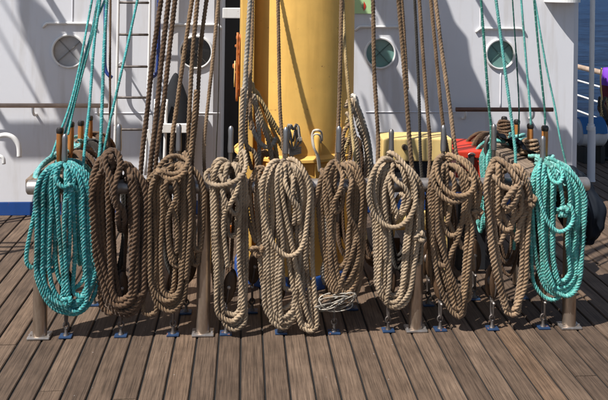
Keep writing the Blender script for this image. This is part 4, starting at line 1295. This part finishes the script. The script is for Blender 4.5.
side_coil(BL + .13, 3.93, .20, .07, .0105, 'teal', 6, "teal coil hung inside the left board at its first wooden pin")
side_coil(BL + .14, 4.17, .18, .075, .0115, 'brown_dark', 7, "dark brown coil hung inside the left board at its second wooden pin")
side_coil(BL + .14, 4.42, .20, .075, .0115, 'black', 7, "black tarred coil hung inside the left board at its third wooden pin")
side_coil(BL + .13, 4.64, .22, .07, .0110, 'brown_dark', 6, "dark brown coil hung inside the left board at its farthest wooden pin")
side_coil(BR + .13, 4.22, .14, .08, .0120, 'black', 8, "black tarred coil hung outside the right board at its second pin, half under canvas")
side_coil(BR - .13, 4.42, .22, .07, .0100, 'teal2', 4, "teal coil hung inside the right board at its third pin")
side_coil(BR + .12, 4.47, .14, .08, .0120, 'brown_dark', 8, "dark brown coil hung outside the right board near its back end")
side_coil(BR - .13, 4.64, .20, .07, .0110, 'brown_dark', 6, "dark brown coil hung inside the right board at its farthest pin")

gr = empty("shadow_rail", (-2.4, 4.5, 0), "unseen white pipe rail beyond the left edge, added to cast shadow stripes on deck", "railing")  # unseen rail, added to lay shadow stripes on the far left deck
for z in (1.12, .93, .74):
    tube("bar", [(-3.3, 4.55, z), (-2.5, 4.55, z), (-1.78, 4.55, z)], .014, M['white_fit'], gr, 10, .1)
for x in (-3.3, -2.5, -1.79):
    lathe("post", [(.018, 0), (.018, 1.14), (.001, 1.142)], (x, 4.55, 0), M['white_fit'], gr, 12)

# navy canvas over the right end
bm = bmesh.new()
bmesh.ops.create_uvsphere(bm, u_segments=72, v_segments=48, radius=1)
rn = random.Random(2)
cc = P(581, 205, 3.98)
from mathutils import noise
for v in bm.verts:
    c0 = v.co.copy()
    t_ = c0.z
    nz = noise.noise(Vector((c0.x * 1.6, c0.y * 1.6, t_ * 1.1))) * .30 + noise.noise(Vector((c0.x * 4.5 + 3, c0.y * 4.5, t_ * 1.8))) * .14
    crease = abs(noise.noise(Vector((c0.x * 3.2 - 2, c0.y * 3.2, t_ * .9 + 5)))) * .30
    k = 1 + nz - crease
    top = max(t_, 0)
    v.co = Vector((cc.x + .104 * c0.x * k * (1 - .25 * top) - .05 * top * top, cc.y + .15 * c0.y * k, cc.z + .20 * t_ * (1 + .25 * nz)))
tp = empty("tarpaulin", (cc.x, cc.y, cc.z - .22), "dark navy canvas tarpaulin bundled over the right end of the pin rail", "tarpaulin")
bm_obj("hanging_bundle", bm, M['canvas'], tp, True)
bm = bmesh.new()
nu, nv = 40, 22
grid = []
for i in range(nu + 1):
    u = i / nu
    row = []
    for j in range(nv + 1):
        v_ = j / nv
        # drape: inner edge on the board, running over to the hanging bundle
        p0 = Vector((BR - .06 + .05 * u, 4.55 - .62 * u, BZ + .045 + .03 * math.sin(3.1 * u)))
        p1 = Vector((BR + .155 + .03 * u, 4.45 - .55 * u, BZ - .20 - .12 * u))
        q = p0.lerp(p1, v_)
        q.z += .075 * math.sin(math.pi * v_) ** .7 + .012 * math.sin(14 * u + 5 * v_) + .009 * math.sin(23 * v_ + 9 * u)
        q.x += .010 * math.sin(21 * u + 2 * v_)
        row.append(bm.verts.new(q))
    grid.append(row)
for i in range(nu):
    for j in range(nv):
        bm.faces.new((grid[i][j], grid[i + 1][j], grid[i + 1][j + 1], grid[i][j + 1]))
bmesh.ops.solidify(bm, geom=list(bm.faces), thickness=0.006)
bm_obj("draped_sheet", bm, M['canvas'], tp, True)

# ------------------------------------------------------------------ yellow and red boxes behind
yb = 4.28
yx0, yx1 = X_at(383, yb), X_at(453, yb)
zt = Z_at(418, 138.5, yb)
wn = empty("winch_box", ((yx0 + yx1) / 2, yb + .12, 0), "pale yellow steel winch box right of the mast behind the ropes", "winch")
box("housing", yx0, yx1, yb, yb + .20, zt - .125, zt, M['yellow2'], wn, 0.012, 3)
box("shade_block", yx0 + .02, yx1 - .02, yb + .03, yb + .19, zt - .24, zt - .128, M['dark'], wn, 0.01)  # dark box standing in for the shadow under the housing
for sx in (yx0 + .04, yx1 - .04):
    box("leg", sx - .025, sx + .025, yb + .02, yb + .18, 0.0, zt - .243, M['yellow2'], wn, 0.004)
lathe("drum", [(0.001, yx0 + .066), (.10, yx0 + .066), (.10, yx0 + .08), (.055, yx0 + .085), (.055, yx1 - .085), (.10, yx1 - .08), (.10, yx1 - .066), (0.001, yx1 - .066)], (0, yb + .12, .30), M['yellow2'], wn, 28, 'X')
lathe("hinge_knob", [(0.001, -.03), (.014, -.028), (.016, 0)], (X_at(405, yb), yb, zt - .045), M['iron'], wn, 14, 'Y')
lathe("hinge_knob", [(0.001, -.03), (.018, -.028), (.02, 0)], (X_at(447, yb), yb, zt - .1), M['iron'], wn, 14, 'Y')

ry = 4.42
rx0, rx1 = X_at(457, ry), X_at(492, ry)
zt = Z_at(475, 151, ry)
rb = empty("box", ((rx0 + rx1) / 2, ry + .1, 0), "orange red steel box with a brass latch behind the tan coil", "box")
box("lower_case", rx0, rx1, ry, ry + .36, zt - .26, zt - .045, M['red'], rb, 0.006)
bm = box_bm(rx0 - .004, rx1 + .004, ry - .006, ry + .366, zt - .042, zt, 0.010, 3)
bm_obj("lid", bm, M['red'], rb)
box("seam_strip", rx0 + .004, rx1 - .004, ry - .004, ry + .34, zt - .0447, zt - .0423, M['iron'], rb)
lt = box("latch", X_at(468, ry), X_at(474, ry), ry - .022, ry - .0065, zt - .075, zt - .015, M['iron'], rb, 0.003)
ring = [(X_at(471, ry) + .02 * math.cos(a), ry - .026, zt - .02 + .014 * math.sin(a)) for a in np.linspace(0, math.pi, 9)]
tube("latch_bail", ring, .004, M['steel'], lt, 8, 0.005)
box("stand", rx0 + .02, rx1 - .02, ry + .02, ry + .34, 0.0, zt - .263, M['dark'], rb, 0.003)
gx = X_at(486, ry - .12)
bw = tube("hoop", [P(497, 165, ry - .06), P(488, 158, ry - .06), P(485.5, 147, ry - .06), P(489, 137, ry - .06), P(498, 132, ry - .06)], .011, M['iron'], None, 10, .01)
tag(center(bw), "dark curved iron hoop at the right end of the red box", "hoop")
bp = tube("pipe", [P(425, 196, 4.2), P(450, 194, 4.2), P(480, 192, 4.2), P(498, 190, 4.2)], .022, M['blue_paint'], None, 14, .05)
tag(center(bp), "horizontal blue pipe showing behind the rail under the red box", "pipe")
kl = box("crate", X_at(380, 4.65), X_at(402, 4.65), 4.65, 4.8, 0.0, Z_at(390, 238, 4.65), M['blockwood'], None, 0.006)
tag(center(kl), "small brown wooden crate on deck behind the oval looped coil", "crate")

# ------------------------------------------------------------------ right background: post, rails, drum
pp = G(591, 181)
po = empty("stanchion", (pp.x, pp.y, 0), "white pipe stanchion with a thick grey foot at the corner of the right deckhouse", "stanchion")
zt = Z_at(590, 130, pp.y)
lathe("foot_tube", [(.036, 0.0), (.032, .02), (.032, zt)], (pp.x, pp.y, 0), M['white_paint'], po, 20)
lathe("sleeve", [(.036, zt + .0005), (.036, zt + .03), (.028, zt + .032), (.028, zt + .05), (.0235, zt + .052)], (pp.x - .006, pp.y, 0), M['white_fit'], po, 20)
lathe("pipe", [(.0205, zt + .0525), (.0205, 1.1), (.0205, 2.5), (.001, 2.5)], (pp.x - .006, pp.y, 0), M['white_fit'], po, 18)

dc = P(590, 132, 7.2)
dm = empty("life_raft_drum", (dc.x, 7.2, 0), "blue topped white drum lying on its cradle beyond the right deckhouse", "drum")
lathe("drum_body", [(.001, -.13), (.10, -.13), (.125, -.11), (.13, 0), (.125, .11), (.10, .13), (.001, .13)], tuple(dc), M['white_paint'], dm, 32, 'X')
bm = bmesh.new()
for i in range(13):
    for j in range(9):
        a = math.pi * (.02 + .80 * i / 12)
        x = -.125 + .23 * j / 8
        bm.verts.new((dc.x + x, dc.y - .140 * math.cos(a), dc.z + .14 * math.sin(a) + .004 * math.sin(9 * x * 8)))
bm.verts.ensure_lookup_table()
for i in range(12):
    for j in range(8):
        bm.faces.new([bm.verts[k] for k in (i * 9 + j, (i + 1) * 9 + j, (i + 1) * 9 + j + 1, i * 9 + j + 1)])
bmesh.ops.solidify(bm, geom=list(bm.faces), thickness=.004)
s = paint_mat("sky blue canvas", (0.06, 0.25, 0.55), .6, .2, streak=False)
bm_obj("blue_cover", bm, s, dm, True)
lathe("red_end", [(.001, .1305), (.06, .1305), (.06, .138), (.001, .14)], tuple(dc), M['red'], dm, 24, 'X')
for sx in (-.08, .08):
    box("cradle_leg", dc.x + sx - .02, dc.x + sx + .02, 7.1, 7.3, 0.0, dc.z - .123, M['dark'], dm, .003)

# ship's side railing
RXX = DX1 * PW - .06
rg = empty("ship_railing", (RXX, 8, 0), "white ship's side railing with a pale wooden top rail before the sea", "railing")
tube("top_rail", [(RXX, -1, 0.69), (RXX, 4, 0.69), (RXX, 9.5, 0.69)], .03, M['railwood'], rg, 12, .3)
tube("top_rail", [(RXX, 9.5, 0.69), (2.2, 9.5, 0.69), (-2, 9.5, 0.69)], .03, M['railwood'], rg, 12, .3)
for z in (.18, .36, .53):
    tube("bar", [(RXX, -1, z), (RXX, 4, z), (RXX, 9.5, z)], .011, M['white_fit'], rg, 8, .5)
    tube("bar", [(RXX, 9.5, z), (1, 9.5, z), (-2, 9.5, z)], .011, M['white_fit'], rg, 8, .5)
first = None
for y in np.arange(-.8, 9.51, .9):
    o = lathe("baluster", [(.018, 0), (.018, .665)], (RXX, float(y), 0), M['white_fit'], rg, 10)
for x in np.arange(-1.8, RXX - .1, .45):
    o = lathe("baluster", [(.014, 0), (.014, .665)], (float(x), 9.5, 0), M['white_fit'], rg, 10)
# life jacket / purple and red bundle on the railing and rope pile
pc = P(607, 88, 7.6)
bm = bmesh.new()
bmesh.ops.create_uvsphere(bm, u_segments=32, v_segments=24, radius=1)
for v in bm.verts:
    a = math.atan2(v.co.y, v.co.x)
    v.co = Vector((pc.x + .02 + .075 * v.co.x * (1 + .14 * math.sin(6 * v.co.z + 3 * a) + .2 * v.co.z), pc.y + .08 * v.co.y * (1 + .1 * math.sin(5 * a)), pc.z + .25 * max(-.85, min(.8, v.co.z))))
jk = empty("jacket", (pc.x, pc.y, pc.z - .2), "purple and dark red jacket hung on a stand at the right edge", "jacket")
s = NT("purple and red cloth")
zz = s.n("ShaderNodeSeparateXYZ")
s.l(s.pos(), zz.inputs[0])
k = s.math('GREATER_THAN', zz.outputs[2], pc.z + .03)
s.l(s.mix(k, (0.13, 0.008, 0.02), (0.16, 0.03, 0.42)), s.b.inputs["Base Color"])
s.b.inputs["Roughness"].default_value = .7
bm_obj("cloth", bm, s.m, jk, True)
tube("strap", [P(601.5, 68, 7.5), P(600.5, 80, 7.48), P(602, 100, 7.5)], .008, M['yellow2'], jk, 8, .02)
tube("stand_pole", [(pc.x, pc.y, 0), (pc.x, pc.y, pc.z - .12)], .02, M['iron'], jk, 10)
t = empty("rope_pile", (P(606, 118, 7.3).x, 7.3, .3), "tangle of dark and straw ropes hanging on a stand at the right edge", "rope pile")
for k in range(8):
    rope("turn", [tuple(P(598 + random.uniform(0, 8), 96 + random.uniform(0, 6), 7.3)), tuple(P(600 + random.uniform(-1, 10), 110, 7.25)), tuple(P(604 + random.uniform(-3, 8), 124, 7.3)),
                  tuple(P(610, 112 + random.uniform(-5, 5), 7.35)), tuple(P(606, 97, 7.35))], .014, ('straw', 'black', 'brown_dark', 'black')[k % 4], 'laid', t, .012, 8)
kb = lathe("bollard", [(.13, 0), (.13, .02), (.08, .03), (.075, .28), (.10, .31), (.10, .36), (.06, .38), (.001, .385)], (P(612, 150, 7.3).x, 7.3, 0), M['dark'], None, 24)
tag(center(kb), "black mooring bollard on deck beneath the rope tangle at the right edge", "bollard")
